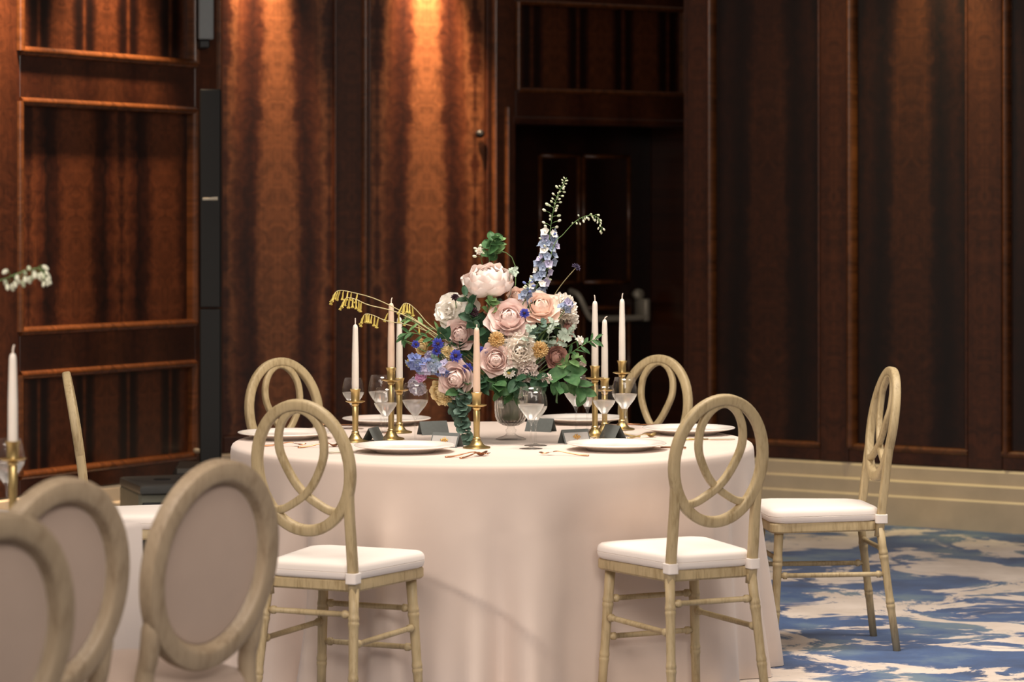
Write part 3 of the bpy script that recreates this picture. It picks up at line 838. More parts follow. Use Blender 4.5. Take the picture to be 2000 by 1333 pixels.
for px, py, rz, sc_, lab in ((846, 849, 24, False, 'plain slate place card left of the trailing eucalyptus'),
                        (872, 873, -28, True, 'slate place card with a gold flourish behind the front left plate'),
                        (1056, 843, -26, False, 'plain slate place card behind the large wine glass, right of the vase'),
                        (1122, 866, 30, True, 'slate place card with a gold flourish behind the front right plate'),
                        (1197, 857, -62, False, 'slate place card seen from its open end, beside the rightmost glasses'),
                        (729, 862, 74, False, 'slate place card turned edge on, left of the candle trio')):
    place_card(lab, on(px, py, TZ), R(rz), sc_)

# ------------------------------------------------------------------ cutlery
def cutlery(kind, label, px, py, rz, L, mat=None, tilt=0):
    mat = mat or M_COPPER
    p = on(px, py, TZ)
    t = thing(kind, label, kind, (p.x, p.y, TZ), R(rz), 'rose gold cutlery')
    h = MB()
    if kind == 'knife':
        MB().tube([(0,0,.005),(.03,0,.006),(L*.5,0,.0055)], [.0045,.005,.0035], 8, flat=.7).build('handle', mat, t)
        MB().loft([[(x, -w*.4, .0035),(x, w*.6, .0035),(x, w*.6, .005),(x, -w*.4, .005)] for x, w in ((L*.49,.006),(L*.6,.014),(L*.85,.015),(L*.96,.009),(L,.002))]).build('blade', mat, t, smooth=False)
        return t
    MB().tube(catmull([(0,0,.003),(.03,0,.004),(L*.45,0,.010),(L*.62,0,.014),(L*.72,0,.012)], 4), [.0045]*4+[.0038]*4+[.0028]*8+[.0028], 8, flat=.6).build('handle', mat, t)
    if kind == 'spoon':
        def fn(u, v):
            a = (u-.5)*2; x = L*.70+L*.30*v
            w = .018*math.sin(math.pi*min(1, .10+.84*v))**.7
            return (x, a*w, .012-.009*math.sin(math.pi*v)+.006*(a*a-1)*math.sin(math.pi*v)+.004)
        MB().grid(fn, 6, 10).build('bowl', mat, t)
    else:
        f_ = MB().grid(lambda u, v: (L*.70+L*.14*v, (u-.5)*2*(.004+.009*min(1, v*1.8)), .012-.004*v), 4, 5)
        for s in (-.010, -.0033, .0033, .010):
            f_.tube([(L*.83, s, .008),(L*.92, s, .006),(L, s*.95, .010)], [.0018,.0016,.001], 6)
        f_.build('tines', mat, t)
    return t
cutlery('knife', 'knife left of the front left plate, seen through the chair back', 640, 888, 22, .20, M_STEEL)
cutlery('spoon', 'spoon lying right of the front left plate, handle toward it', 870, 895, 32, .155)
cutlery('fork', 'fork crossed under the spoon right of the front left plate', 899, 897, 55, .15)
cutlery('fork', 'fork with its tines away from the front right plate', 1150, 892, 162, .165)
cutlery('knife', 'knife right of the front right plate, seen through the chair back', 1340, 878, 170, .17)
cutlery('fork', 'fork in front of the plate seen through the front left chair back', 510, 873, 4, .15)
cutlery('spoon', 'spoon beside the fork in front of the left plate', 582, 876, 24, .15)
cutlery('knife', 'knife in front of the right plate, pointing to the table edge', 1330, 862, 8, .19, M_BRASS)
cutlery('spoon', 'brass coloured spoon left of the right plate', 1226, 858, 40, .13, M_BRASS)
cutlery('fork', 'brass coloured fork beside the rightmost wine glass', 1250, 855, 150, .13, M_BRASS)
cutlery('knife', 'knife left of the back left plate, behind the chair back', 612, 833, 10, .17)
cutlery('knife', 'knife right of the back right plate, behind the rightmost glass', 1205, 832, 4, .17)

# ------------------------------------------------------------------ vase
VP = on(998, 859, TZ)
va = thing('footed_vase', 'ribbed clear glass vase on a foot, holding the flowers', 'vase', VP)
vb = MB().lathe([(.012,.046),(.028,.050),(.044,.060),(.053,.078),(.056,.105),(.0565,.15),(.058,.178),(.0565,.178),(.0545,.15),(.054,.105),(.050,.080),(.041,.064),(.0,.056)], 120, 20, .030)
vb.build('bowl', M_CUT, va)
MB().lathe([(.052,0),(.053,.003),(.040,.008),(.022,.014),(.014,.022),(.018,.028),(.019,.034),(.012,.040),(.013,.048)], 48).build('foot', M_GLASS, va)
MB().lathe([(0,.060),(.038,.066),(.048,.082),(.0515,.105),(.0515,.135),(0,.135)], 48).build('water', M_WHITENED_WATER, va)

# ------------------------------------------------------------------ flowers
def grow(name, label, cat, tip, axis, scale, mouth=None, stem_mat=None, stem_r=.0022, roll=0, group='flowers in the centrepiece', stem=True, bend=.35):
    """a cut flower: its Empty sits at the head, z along the head's axis; the stem runs down into the vase"""
    t = bpy.data.objects.new(name, None); COL.objects.link(t); t.empty_display_size = .03
    tag(t, label, cat, group)
    q = Vector(axis).normalized().to_track_quat('Z', 'Y')
    Mx = Matrix.Translation(tip) @ q.to_matrix().to_4x4() @ Matrix.Rotation(roll, 4, 'Z') @ Matrix.Scale(scale, 4)
    t.matrix_world = Mx
    if stem:
        inv = Mx.inverted()
        a = rnd.uniform(0, 6.28)
        mouth = mouth or VP+Vector((.03*math.cos(a), .03*math.sin(a), .165))
        foot = VP+Vector((-.022*math.cos(a), -.022*math.sin(a), .075)) if mouth is None or (mouth-VP).length < .3 else mouth+Vector((0,0,-.12))
        back = tip-Vector(axis).normalized()*(tip-mouth).length*bend
        pts = catmull([tip, back, mouth, foot], 6)
        MB().tube([inv @ x for x in pts], stem_r/scale, 6).build('stem', stem_mat or M_STEM, t)
    return t
M_STEM = petal_mat('green_stem', (96,128,78), (120,146,96), .6, .1)
M_STEM_P = petal_mat('pale_stem', (178,166,124), (196,184,140), .6, .1)
M_BLUSH = petal_mat('blush_petal', (238,213,207), (247,228,221))
M_PEACH = petal_mat('peach_petal', (243,215,199), (249,227,214))
M_CORAL = petal_mat('coral_petal', (222,164,140), (232,184,162))
M_MAUVE = petal_mat('mauve_petal', (196,148,138), (212,170,158))
M_CREAM = petal_mat('cream_petal', (250,240,228), (252,246,238))
M_PINKW = petal_mat('pink_white_petal', (244,226,218), (250,238,232), transl=.15)
M_WHITE = petal_mat('white_petal', (242,236,226), (248,244,238))
M_YELLOW = petal_mat('honey_petal', (218,180,118), (232,202,148))
M_BUTTER = petal_mat('butter_petal', (238,214,158), (242,226,184))
M_BLUE = petal_mat('cornflower_petal', (70,76,176), (98,104,208))
M_PALEBLUE = petal_mat('pale_blue_petal', (134,150,180), (170,180,200))
M_LILAC = petal_mat('lilac_petal', (180,174,208), (206,200,222))
M_PALELILAC = petal_mat('pale_lilac_petal', (214,206,228), (230,224,236))
M_MIDBLUE = petal_mat('mid_blue_petal', (104,122,180), (140,152,202))
M_PINK = petal_mat('pink_petal', (224,164,206), (232,190,220))
M_PLUM = petal_mat('plum_petal', (58,36,46), (78,52,60))
M_DUSK = petal_mat('dusky_purple_petal', (74,66,92), (98,88,116))
M_YGREEN = petal_mat('yellow_green_petal', (212,190,96), (226,208,124))
M_GREENBUD = petal_mat('green_white_bud', (196,206,170), (222,226,200))
M_BUDW = petal_mat('white_bud', (222,224,200), (234,234,216))
M_LEAF = petal_mat('green_leaf', (48,88,50), (80,116,72), .55, .2)
M_LEAFDK = petal_mat('deep_green_leaf', (36,66,46), (58,90,64), .55, .15)
M_LEAFLT = petal_mat('light_green_leaf', (110,150,92), (138,172,118), .5, .25)
M_EUCA = petal_mat('eucalyptus_leaf', (70,96,84), (98,122,108), .5, .12)
M_SILVER = petal_mat('silver_leaf', (150,166,150), (176,188,174), .7, .12)

def petal(L, W, cup, reflex, point=0.0, wavy=0.0, nu=6, nv=7, th=True):
    def fn(u, v):
        a = (u-.5)*2
        w = W*(math.sin(math.pi*(.08+.80*v**.9))**.75)
        tipz = L*v
        # pointed or rounded tip: pull the edges back near the end
        drop = (.20-point*.45)*L*(a*a)*max(0, v-.45)*1.6 if point <= 0 else 0
        if point > 0:
            w *= 1-point*max(0, v-.6)/.4*.85
        else:
            w *= math.sqrt(max(.0, 1-max(0, v-.72)**2/.16))
        y = cup*w*(1-a*a)*1.0 - cup*W*.6 + reflex*L*max(0, v-.5)**2*2.2
        y += wavy*W*math.sin(a*5+v*4)*v
        z = tipz-abs(drop)
        return (a*w, y, z)
    return MB().grid(fn, nu, nv)
_pc = {}
def petal_mesh(key, mat, *a, **k):
    kk = (key, mat.name)
    if kk not in _pc: _pc[kk] = petal(*a, **k).mesh('petal', mat)
    return _pc[kk]
def rose(label, px, py, d, rpx, mat, axis, roll=0.0, openness=1.0, name='rose'):
    tip = at(px, py, d); r = rpx*d/F
    ax = Vector(axis).normalized()
    t = grow(name, label, 'flower', tip-ax*r*.45, ax, r/.05, roll=roll, stem_r=.0028)
    lay = [(3,.0005,1,.036,.011,1.1,.0,0), (3,.003,3,.0365,.016,1.0,.02,0), (3,.006,6,.037,.021,.9,.05,0), (4,.010,10,.0375,.026,.75,.10,0), (4,.014,15,.038,.030,.65,.22,.05), (4,.017,24*openness,.040,.034,.5,.45,.25), (4,.018,46*openness,.046,.037,.35,.40,.55), (5,.016,64*openness,.054,.037,.22,.22,.85)]
    i = 0
    for li, (n, r0, lean, L, W, cup, rf, pt) in enumerate(lay):
        me = petal_mesh(('rose', li), mat, L, W, cup, rf, pt)
        for k in range(n):
            a = i*2.39996; i += 1
            M = Matrix.Rotation(a, 4, 'Z') @ Matrix.Translation((0, r0, -.002*li)) @ Matrix.Rotation(-R(lean+rnd.uniform(-4,4)), 4, 'X')
            link('petal', me, t, M=M)
    MB().loft([[(.012*q*math.cos(2*math.pi*k/10), .012*q*math.sin(2*math.pi*k/10), z) for k in range(10)] for q, z in ((.25,-.022),(.8,-.014),(1,-.004),(.7,.006))]).build('calyx', M_STEM, t)
    return t
def peony(label, px, py, d, rpx, mat, axis, kind='cup', roll=0.0, sy=1.0, name='peony', n_scale=1.0):
    tip = at(px, py, d); r = rpx*d/F; ax = Vector(axis).normalized()
    t = grow(name, label, 'flower', tip-ax*r*.55, ax, r/.05, roll=roll, stem_r=.003)
    if kind == 'cup':
        lay = [(5,.002,6,.044,.024,.8,0,0,.05),(7,.008,16,.048,.030,.75,.0,0,.06),(8,.012,30,.052,.034,.7,.0,0,.06),(8,.014,46,.055,.036,.65,-.05,0,.05),(6,.013,66,.056,.036,.55,-.1,0,.05)]
    elif kind == 'open':
        lay = [(4,.002,10,.030,.016,.6,.1,0,.1),(5,.006,34,.042,.026,.4,.3,0,.14),(6,.010,58,.048,.030,.3,.3,0,.14),(6,.012,80,.050,.032,.3,.2,.15,.12)]
    else:
        lay = [(6,.002,8,.040,.015,.6,.05,0,.16),(9,.007,22,.042,.017,.5,.1,0,.18),(11,.010,40,.044,.019,.5,.12,0,.18),(12,.012,58,.046,.022,.4,.1,0,.16),(11,.012,78,.048,.024,.4,.0,0,.12),(8,.010,98,.046,.024,.4,-.1,0,.1)]
    i = 0
    for li, (n, r0, lean, L, W, cup, rf, pt, wv) in enumerate(lay):
        me = petal_mesh((kind, li), mat, L, W, cup, rf, pt, wv)
        for k in range(n):
            a = i*2.39996+rnd.uniform(-.15,.15); i += 1
            M = Matrix.Rotation(a, 4, 'Z') @ Matrix.Translation((0, r0, -.002*li)) @ Matrix.Rotation(-R(lean+rnd.uniform(-7,7)), 4, 'X')
            link('petal', me, t, M=M)
    return t
def pompom(label, px, py, d, rpx, mat, axis, name, n=36, narrow=.5, flat=False, heart=None, stem_mat=None, cat='flower'):
    """small many-petalled bloom, too fine to pull apart: petals joined in one bloom"""
    tip = at(px, py, d); r = rpx*d/F; ax = Vector(axis).normalized()
    t = grow(name, label, cat, tip-ax*r*.3, ax, r/.02, stem_mat=stem_mat, stem_r=.0016)
    mb = MB()
    for k in range(n):
        q = (k+.5)/n
        lean = 8+(92 if not flat else 84)*q**.8+rnd.uniform(-7,7)
        L = .018*(.8+.25*q)
        p = petal(L, .018*narrow*(.5+.4*q), .4, .25, .0, .35, 4, 4)
        p.xform(Matrix.Rotation(k*2.39996,4,'Z') @ Matrix.Translation((0,.002,0)) @ Matrix.Rotation(-R(lean),4,'X'))
        mb.add(p.v, p.f)
    mb.build('bloom', mat, t)
    if heart: MB().ball((0,0,.008), .006, .006, .005).build('heart', heart, t)
    return t

FD = 9.23
# roses
rose('open blush rose left of the front candle, above the blue cornflowers', 897, 652, 9.06, 29, M_BLUSH, (-.25,-1,.25), .3)
rose('wide open blush rose with pointed outer petals at the centre of the bouquet', 995, 618, 9.03, 38, M_BLUSH, (.0,-1,.55), 1.2, 1.15)
rose('peach rose at the upper right, under the pale blue spire', 1057, 594, 9.06, 33, M_PEACH, (.05,-1,.85), 2.0, 1.1)
rose('blush rose just right of the front candle', 968, 703, 8.98, 29, M_BLUSH, (.1,-1,.12), .9)
rose('lowest blush rose, left of the front candle', 887, 741, 8.99, 32, M_BLUSH, (-.3,-1,-.02), 2.6)
rose('small dusky peach rose at the right of the bouquet', 1089, 698, 9.05, 23, M_CORAL if False else M_MAUVE, (.45,-1,.1), .4, .85)
rose('small coral rose bud tucked left of the central rose', 960, 600, 9.08, 18, M_CORAL, (-.6,-.6,.6), .4, .6)
rose('small mauve rose bud at the right rim under the white bloom', 1113, 643, 9.14, 16, M_MAUVE, (.8,-.6,.15), 1.4, .7)
rose('cream garden rose low at the left above the wine glass', 856, 768, 9.05, 21, M_BUTTER, (-.6,-.8,-.15), 1.0, .9)
rose('pale tan rose at the left rim below the yellow tubes', 822, 678, 9.16, 15, M_BUTTER, (-.6,-.7,.0), 2.1, .9)
rose('faint peach rose peeping between the spire and the central rose', 1008, 575, 9.16, 17, M_PEACH, (-.1,-.8,.6), 2.1, .8)
# peonies and large white blooms
peony('large blush white peony standing above the bouquet', 951, 540, 9.12, 46, M_PINKW, (-.10,-.42,.9), 'cup')
peony('ruffled cream peony in the middle of the bouquet', 1016, 684, 8.99, 36, M_CREAM, (.05,-1,.15), 'ruffle', .4)
peony('lower lobe bloom of ruffled blush cream below the middle peony', 1028, 728, 9.0, 24, M_PINKW, (.15,-1,-.2), 'ruffle', 1.4)
peony('white ruffled bloom at the upper right of the bouquet', 1104, 592, 9.10, 27, M_CREAM, (.35,-.8,.5), 'ruffle', 2.0)
peony('white ruffled bloom at the right rim, behind its neighbour', 1120, 622, 9.16, 24, M_WHITE, (.8,-.6,.1), 'ruffle', 1.0)
peony('white frilled bloom at the upper left of the bouquet', 872, 606, 9.10, 31, M_WHITE, (-.5,-.8,.2), 'open', 2.2)
peony('white frilled bloom near the dark scabious', 905, 592, 9.14, 26, M_WHITE, (-.1,-.8,.55), 'open', .2)
pompom('pale lilac bloom hanging over the wine glass on the left', 812, 759, 9.15, 21, M_PALELILAC, (-.4,-.7,-.5), 'sweet_pea', 22, .9)
pompom('pink sweet pea beside the pale lilac bloom', 821, 736, 9.02, 13, M_PINK, (-.3,-.9,.1), 'sweet_pea', 12, .9)
pompom('lilac sweet pea at the left rim of the bouquet', 838, 697, 9.08, 15, M_LILAC, (-.5,-.8,.3), 'sweet_pea', 16, .9)
pompom('lilac sweet pea spreading over the left candle side', 815, 711, 9.10, 15, M_LILAC, (-.8,-.6,.3), 'sweet_pea', 16, .9)
# honey-coloured carnations
pompom('honey yellow carnation above the central blush rose pair', 970, 662, 8.99, 17, M_YELLOW, (.0,-1,.3), 'carnation', 44)
pompom('honey yellow carnation right of the middle peony', 1056, 682, 9.0, 18, M_YELLOW, (.2,-1,.2), 'carnation', 44)
pompom('butter yellow carnation left of the blue cornflowers', 872, 690, 9.04, 16, M_BUTTER, (-.3,-1,.1), 'carnation', 40)
pompom('butter yellow carnation hanging lowest at the left', 868, 782, 9.03, 16, M_BUTTER, (-.3,-.8,-.4), 'carnation', 40)
pompom('small yellow bloom at the far left rim beside a candle', 797, 709, 9.12, 10, M_YGREEN, (-.8,-.5,.2), 'carnation', 24)
pompom('rusty bloom half hidden at the right of the bouquet', 1094, 666, 9.08, 9, M_CORAL, (.4,-.9,.1), 'carnation', 20)
# blue cornflowers
for px, py, r_, lab in ((890,695,14,'blue cornflower below the left blush rose'), (913,720,12,'blue cornflower touching the front candle'), (855,672,13,'blue cornflower at the left above the butter carnation'),
                        (943,687,11,'blue cornflower between the front candle and the blush rose'), (852,686,10,'blue cornflower lowest of the left pair'), (812,673,9,'blue cornflower far left by the candle trio'), (1024,612,11,'dark blue cornflower behind the peach rose')):
    pompom(lab, px, py, 9.0, r_, M_BLUE, (rnd.uniform(-.3,.2),-1,rnd.uniform(-.1,.3)), 'cornflower', 30, .32, True, M_PLUM)
# dark scabious
pompom('dark plum scabious at the top of the white frilled blooms', 888, 579, 9.06, 9, M_PLUM, (-.2,-.7,.7), 'scabious', 26, .4)
pompom('dark plum scabious above the left blush rose', 925, 610, 9.02, 11, M_PLUM, (.0,-1,.2), 'scabious', 30, .4)
pompom('dusky purple scabious on a thin stem, out to the upper right', 1127, 520, 9.2, 10, M_DUSK, (.5,-.3,.7), 'scabious', 26, .4, stem_mat=M_STEM_P)
# small white blooms
pompom('small white daisy bloom below the middle peony', 994, 728, 8.97, 13, M_WHITE, (-.1,-1,.2), 'daisy', 30, .4, True, M_YGREEN)
pompom('small white bloom right of the daisy, above the vase glass', 1068, 740, 8.98, 12, M_PINKW, (.1,-1,.1), 'daisy', 20, .6)
pompom('small white bloom low at the right beside a leaf', 1139, 711, 9.06, 10, M_PINKW, (.6,-.8,.0), 'daisy', 16, .7)
pompom('small white bloom nearest the right candle, on a ferny sprig', 1134, 664, 9.1, 11, M_WHITE, (.6,-.8,.4), 'daisy', 14, .5)
pompom('tiny white bloom at the top left green sprig', 934, 490, 9.2, 9, M_CREAM, (-.7,-.6,.3), 'daisy', 16, .6)

# delphinium spikes: florets low on the stem, round buds toward the tip
def floret_mesh(mat):
    mb = MB()
    for k in range(5):
        p = petal(.016, .009, .3, .2, 0, .1, 4, 4)
        p.xform(Matrix.Rotation(k*1.2566,4,'Z') @ Matrix.Translation((0,.002,0)) @ Matrix.Rotation(-R(62),4,'X')); mb.add(p.v, p.f)
    mb.ball((0,0,.004), .003, .003, .004, 6, 4)
    return mb.mesh('floret', mat)
def bud_mesh(mat, k=1.0):
    return MB().ball((0,0,.006*k), .0038*k, .0038*k, .0062*k, 8, 6).mesh('bud', mat)
FLO = {m.name: floret_mesh(m) for m in (M_PALEBLUE, M_LILAC, M_MIDBLUE, M_WHITE, M_GREENBUD)}
BUD = {'g': bud_mesh(M_GREENBUD), 'w': bud_mesh(M_BUDW), 'b': bud_mesh(M_MIDBLUE), 'y': bud_mesh(M_YGREEN)}
def spike(label, pts, name, flor, buds, stem_r=.0022, stem_mat=None, group='flowers in the centrepiece', droop=0.0, spread=.018, stalk_mat=None, cat='flower'):
    """pts: world path from inside the bouquet to the tip. flor: [(t, count range, mesh list, size)], buds the same"""
    t = bpy.data.objects.new(name, None); COL.objects.link(t); t.empty_display_size = .03
    path = catmull(pts, 8); t.location = path[-1]; tag(t, label, cat, group)
    o = Vector(path[-1])
    MB().tube([p-o for p in path], [stem_r*(1-.6*i/len(path)) for i in range(len(path))], 6).build('stem', stem_mat or M_STEM, t)
    L = len(path)-1
    stalks = MB(); any_ = False
    for (t0, t1, n, meshes, size, nm, sp) in flor+buds:
        for i in range(n):
            q = t0+(t1-t0)*(i+.5)/n; idx = min(L, max(1, int(q*L)))
            base = path[idx-1].lerp(path[idx], q*L-int(q*L)) if idx <= L else path[L]
            tg = (path[idx]-path[idx-1]).normalized()
            a = i*2.39996+rnd.uniform(-.4,.4)
            side = tg.orthogonal().normalized(); side = Matrix.Rotation(a, 3, tg) @ side
            dr = (side+tg*.35+Vector((0,0,-droop))).normalized()
            s_ = sp*(1-.35*(q-t0)/(max(.01,t1-t0)))*rnd.uniform(.62,1.2)
            pos = base+dr*s_
            face = (dr+(Vector((rnd.uniform(-.4,.4),-.35+rnd.uniform(-.4,.3),rnd.uniform(-.4,.4))) if nm == 'floret' else Vector((0,0,-droop*1.2)))).normalized()
            M = Matrix.Translation(pos-o) @ face.to_track_quat('Z','Y').to_matrix().to_4x4() @ Matrix.Scale(size*rnd.uniform(.85,1.15), 4)
            link(nm, rnd.choice(meshes), t, M=M)
            stalks.tube([base-o, base.lerp(pos, .6)+Vector((0,0,.002))-o, pos-o], .0009, 5); any_ = True
    if any_: stalks.build('stalks', stalk_mat or M_STEM, t)['kind'] = 'stuff'
    return t
mouth = VP+Vector((.01, 0, .165))
PB_, LI_, MB_, WH_, GR_ = [FLO[m.name] for m in (M_PALEBLUE, M_LILAC, M_MIDBLUE, M_WHITE, M_GREENBUD)]
spike('tall pale blue delphinium spire rising to the top of the bouquet', [mouth, at(1030,630,9.18), at(1046,570,9.16), at(1068,500,9.18), at(1076,440,9.2), at(1086,390,9.2), at(1107,347,9.2)], 'delphinium',
      [(.26,.64,66,[PB_,PB_,PB_,PB_,LI_,PB_,WH_],1.02,'floret',.033)], [(.30,.66,18,[BUD['g'],BUD['w'],BUD['b']],1.1,'bud',.036),(.66,.80,10,[BUD['w'],BUD['g']],1.25,'bud',.030),(.78,.93,16,[BUD['g'],BUD['w']],1.0,'bud',.016),(.92,1.0,10,[BUD['g']],.75,'bud',.006)])
spike('arching side branch of green and white bells at the upper right', [mouth, at(1060,560,9.16), at(1082,480,9.15), at(1100,458,9.15), at(1125,432,9.15), at(1150,421,9.15), at(1168,427,9.15), at(1176,454,9.15)], 'bellflower_branch',
      [], [(.55,.75,9,[BUD['g'],BUD['w']],.95,'bud',.016),(.75,1.0,15,[BUD['g'],BUD['w']],.85,'bud',.011)], .0018, droop=.5)
spike('low blue delphinium lying over the left of the bouquet', [mouth, at(930,735,9.1), at(880,722,9.02), at(845,720,9.0), at(818,712,9.0), at(800,700,9.0)], 'delphinium',
      [(.45,.98,34,[MB_,MB_,PB_,LI_],1.0,'floret',.022)], [])
spike('blue delphinium tips beside the foot of the tall spire', [mouth, at(1015,620,9.1), at(1028,580,9.08), at(1034,548,9.08)], 'delphinium', [(.6,.8,6,[PB_],.9,'floret',.016)], [(.7,1.0,9,[BUD['b'],BUD['b'],BUD['g']],1.15,'bud',.014)])
spike('lilac delphinium tuft covering the white bloom at the right', [mouth, at(1080,640,9.08), at(1100,610,9.02), at(1112,590,9.02)], 'delphinium', [(.72,1.0,10,[LI_,PB_],.95,'floret',.014)], [])
# yellow tube flowers leaning out to the left
def tube_mesh():
    mb = MB().tube(catmull([(0,0,0),(.001,0,.010),(0,0,.022),(.001,0,.031)], 3), [.0016,.002,.0026,.003,.003,.003,.0034,.0036,.0042,.005], 7)
    for k in range(5):
        a = k*1.2566
        mb.ball((.004*math.cos(a), .004*math.sin(a), .032), .0028, .0028, .003, 5, 4)
    return mb.mesh('tube_flower', M_YGREEN)
TUBE = tube_mesh()
def kangaroo(label, pts, n, t0=.86):
    t = bpy.data.objects.new('yellow_tube_flower', None); COL.objects.link(t); t.empty_display_size = .03
    path = catmull(pts, 10); o = path[-1].copy(); t.location = o; tag(t, label, 'flower', 'flowers in the centrepiece')
    MB().tube([p-o for p in path], [.0022-.0008*i/len(path) for i in range(len(path))], 6).build('stem', M_STEM_P, t)
    L = len(path)-1
    for i in range(n):
        q = t0+(1-t0)*i/(n-1); idx = min(L, max(1, int(q*L)))
        base = path[idx]
        dr = Vector((rnd.uniform(-.25,.1)-.25*(i/n), rnd.uniform(-.35,.35), -1)).normalized()
        M = Matrix.Translation(base-o) @ dr.to_track_quat('Z','Y').to_matrix().to_4x4() @ Matrix.Rotation(rnd.uniform(0,6),4,'Z') @ Matrix.Scale(rnd.uniform(.85,1.1),4)
        link('tube_flower', TUBE, t, M=M)
m2 = VP+Vector((-.02,0,.165))
kangaroo('yellow tube flower stem reaching farthest left', [m2, at(900,690,9.14), at(845,648,9.12), at(790,612,9.12), at(735,585,9.12), at(690,572,9.12), at(662,568,9.12), at(651,577,9.12)], 9, .69)
kangaroo('second yellow tube flower stem just below the farthest one', [m2, at(900,690,9.10), at(840,645,9.08), at(780,612,9.08), at(720,596,9.08), at(697,586,9.08), at(678,582,9.08), at(670,590,9.08)], 9, .65)
kangaroo('short yellow tube flower stem left of the blush candle', [m2, at(900,690,9.16), at(850,655,9.16), at(800,636,9.16), at(755,627,9.16), at(728,616,9.16), at(714,614,9.16), at(707,622,9.16)], 9, .65)
kangaroo('yellow tube flower stem arching just right of the candle trio', [m2, at(910,690,9.14), at(865,655,9.12), at(836,632,9.12), at(815,608,9.12), at(800,595,9.12), at(790,593,9.12), at(784,600,9.12)], 7, .66)
kangaroo('small yellow tube flower cluster behind the blush candle', [m2, at(900,700,9.2), at(850,660,9.2), at(800,624,9.2), at(775,610,9.2), at(758,612,9.2)], 5, .52)

# ------------------------------------------------------------------ greenery
def leaf_mesh(kind, mat):
    if kind == 'broad':
        fn = lambda u, v: ((u-.5)*2*.019*math.sin(math.pi*min(1,(.06+.94*v)))**.62*(1.15-.45*v), .006*abs((u-.5)*2)+.010*v*v*-1, .050*v)
    elif kind == 'round':
        fn = lambda u, v: ((u-.5)*2*.0145*math.sin(math.pi*min(1,(.05+.93*v)))**.5, .003*abs((u-.5)*2)-.004*v*v, .028*v)
    elif kind == 'narrow':
        fn = lambda u, v: ((u-.5)*2*.007*math.sin(math.pi*min(1,(.05+.95*v)))**.8, .002*abs((u-.5)*2)-.012*v*v, .045*v)
    else:  # lobed
        fn = lambda u, v: ((u-.5)*2*(.010+.011*abs(math.sin(v*9.4)))*math.sin(math.pi*min(1,(.1+.88*v)))**.6, .003*abs((u-.5)*2)-.010*v*v, .050*v)
    nv = 12 if kind == 'lobed' else 7
    return MB().grid(fn, 4, nv).mesh('leaf', mat)
LEAF = {}
for k in ('broad','round','narrow','lobed'):
    for m in (M_LEAF, M_LEAFDK, M_LEAFLT, M_EUCA, M_SILVER): LEAF[k, m.name] = None
def leaf(kind, mat):
    if LEAF[kind, mat.name] is None: LEAF[kind, mat.name] = leaf_mesh(kind, mat)
    return LEAF[kind, mat.name]
def sprig(label, pts, kind, mat, n, size, t0=.4, name='leafy_sprig', pair=False, stem_mat=None, group='greenery in the centrepiece', front=.45, lean=.75):
    t = bpy.data.objects.new(name, None); COL.objects.link(t); t.empty_display_size = .03
    path = catmull(pts, 8); o = path[-1].copy(); t.location = o; tag(t, label, 'greenery', group)
    MB().tube([p-o for p in path], [.0022-.0012*i/len(path) for i in range(len(path))], 6).build('stem', stem_mat or M_STEM, t)
    L = len(path)-1; me = leaf(kind, mat)
    for i in range(n):
        q = t0+(1-t0)*(i+.5)/n; idx = min(L, max(1, int(q*L)+1))
        base = path[idx-1].lerp(path[idx], min(1, max(0, q*L-idx+1)))
        tg = (path[idx]-path[idx-1]).normalized()
        for j in range(2 if pair else 1):
            a = (i*2.39996 if not pair else i*1.5708+j*math.pi)+rnd.uniform(-.3,.3)
            side = Matrix.Rotation(a, 3, tg) @ tg.orthogonal().normalized()
            dr = (side+tg*lean+Vector((0,-.25,rnd.uniform(-.3,.1)))).normalized()
            # leaf blade faces outward and to the light
            nrm = Vector((rnd.uniform(-.4,.4), -front, rnd.uniform(.2,.8)))
            x = dr.cross(nrm).normalized(); y = dr.cross(x).normalized()
            M3 = Matrix((x, -y, dr)).transposed().to_4x4()
            s_ = size*(1.35 if kind == 'broad' else 1.15)*rnd.uniform(.8,1.2)*(1-.3*(q-t0)/(1-t0))
            link('leaf', me, t, M=Matrix.Translation(base-o) @ M3 @ Matrix.Scale(s_, 4))
    return t
G = lambda *pp: [VP+Vector((rnd.uniform(-.03,.03), rnd.uniform(-.03,.02), .165))]+[at(*p) for p in pp]
sprig('green heart leaf sprig standing behind the top peony', G((960,620,9.2),(958,540,9.22),(955,490,9.22),(966,464,9.22)), 'broad', M_LEAF, 9, .85, .62)
sprig('light green leaves with a ragged top beside the heart leaf sprig', G((965,600,9.22),(962,530,9.24),(970,490,9.23),(978,468,9.23)), 'broad', M_LEAFLT, 10, .55, .68)
spike('white budded stem left of the top heart leaves', G((955,600,9.22),(945,530,9.24),(938,500,9.23),(935,480,9.23)), 'budding_stem', [], [(.7,1.0,9,[BUD['w'],BUD['g']],1.2,'bud',.012)])
sprig('light green sprig of small leaves under the top peony', G((955,640,9.12),(955,605,9.08),(962,585,9.07)), 'broad', M_LEAFLT, 8, .6, .5)
sprig('dark leaves beneath the top peony on its left', G((945,660,9.14),(925,610,9.08),(905,575,9.06)), 'broad', M_LEAFDK, 9, .8, .4)
sprig('dark leaves around the plum scabious', G((950,690,9.1),(930,640,9.04),(915,612,9.02)), 'broad', M_LEAFDK, 9, .8, .4)
sprig('green leaves between the central rose and the peach rose', G((1010,680,9.12),(1030,630,9.08),(1040,600,9.1)), 'broad', M_LEAFDK, 10, .8, .35)
sprig('eucalyptus leaves below the peach rose', G((1030,690,9.1),(1045,655,9.04),(1060,632,9.02)), 'round', M_EUCA, 12, 1.1, .3)
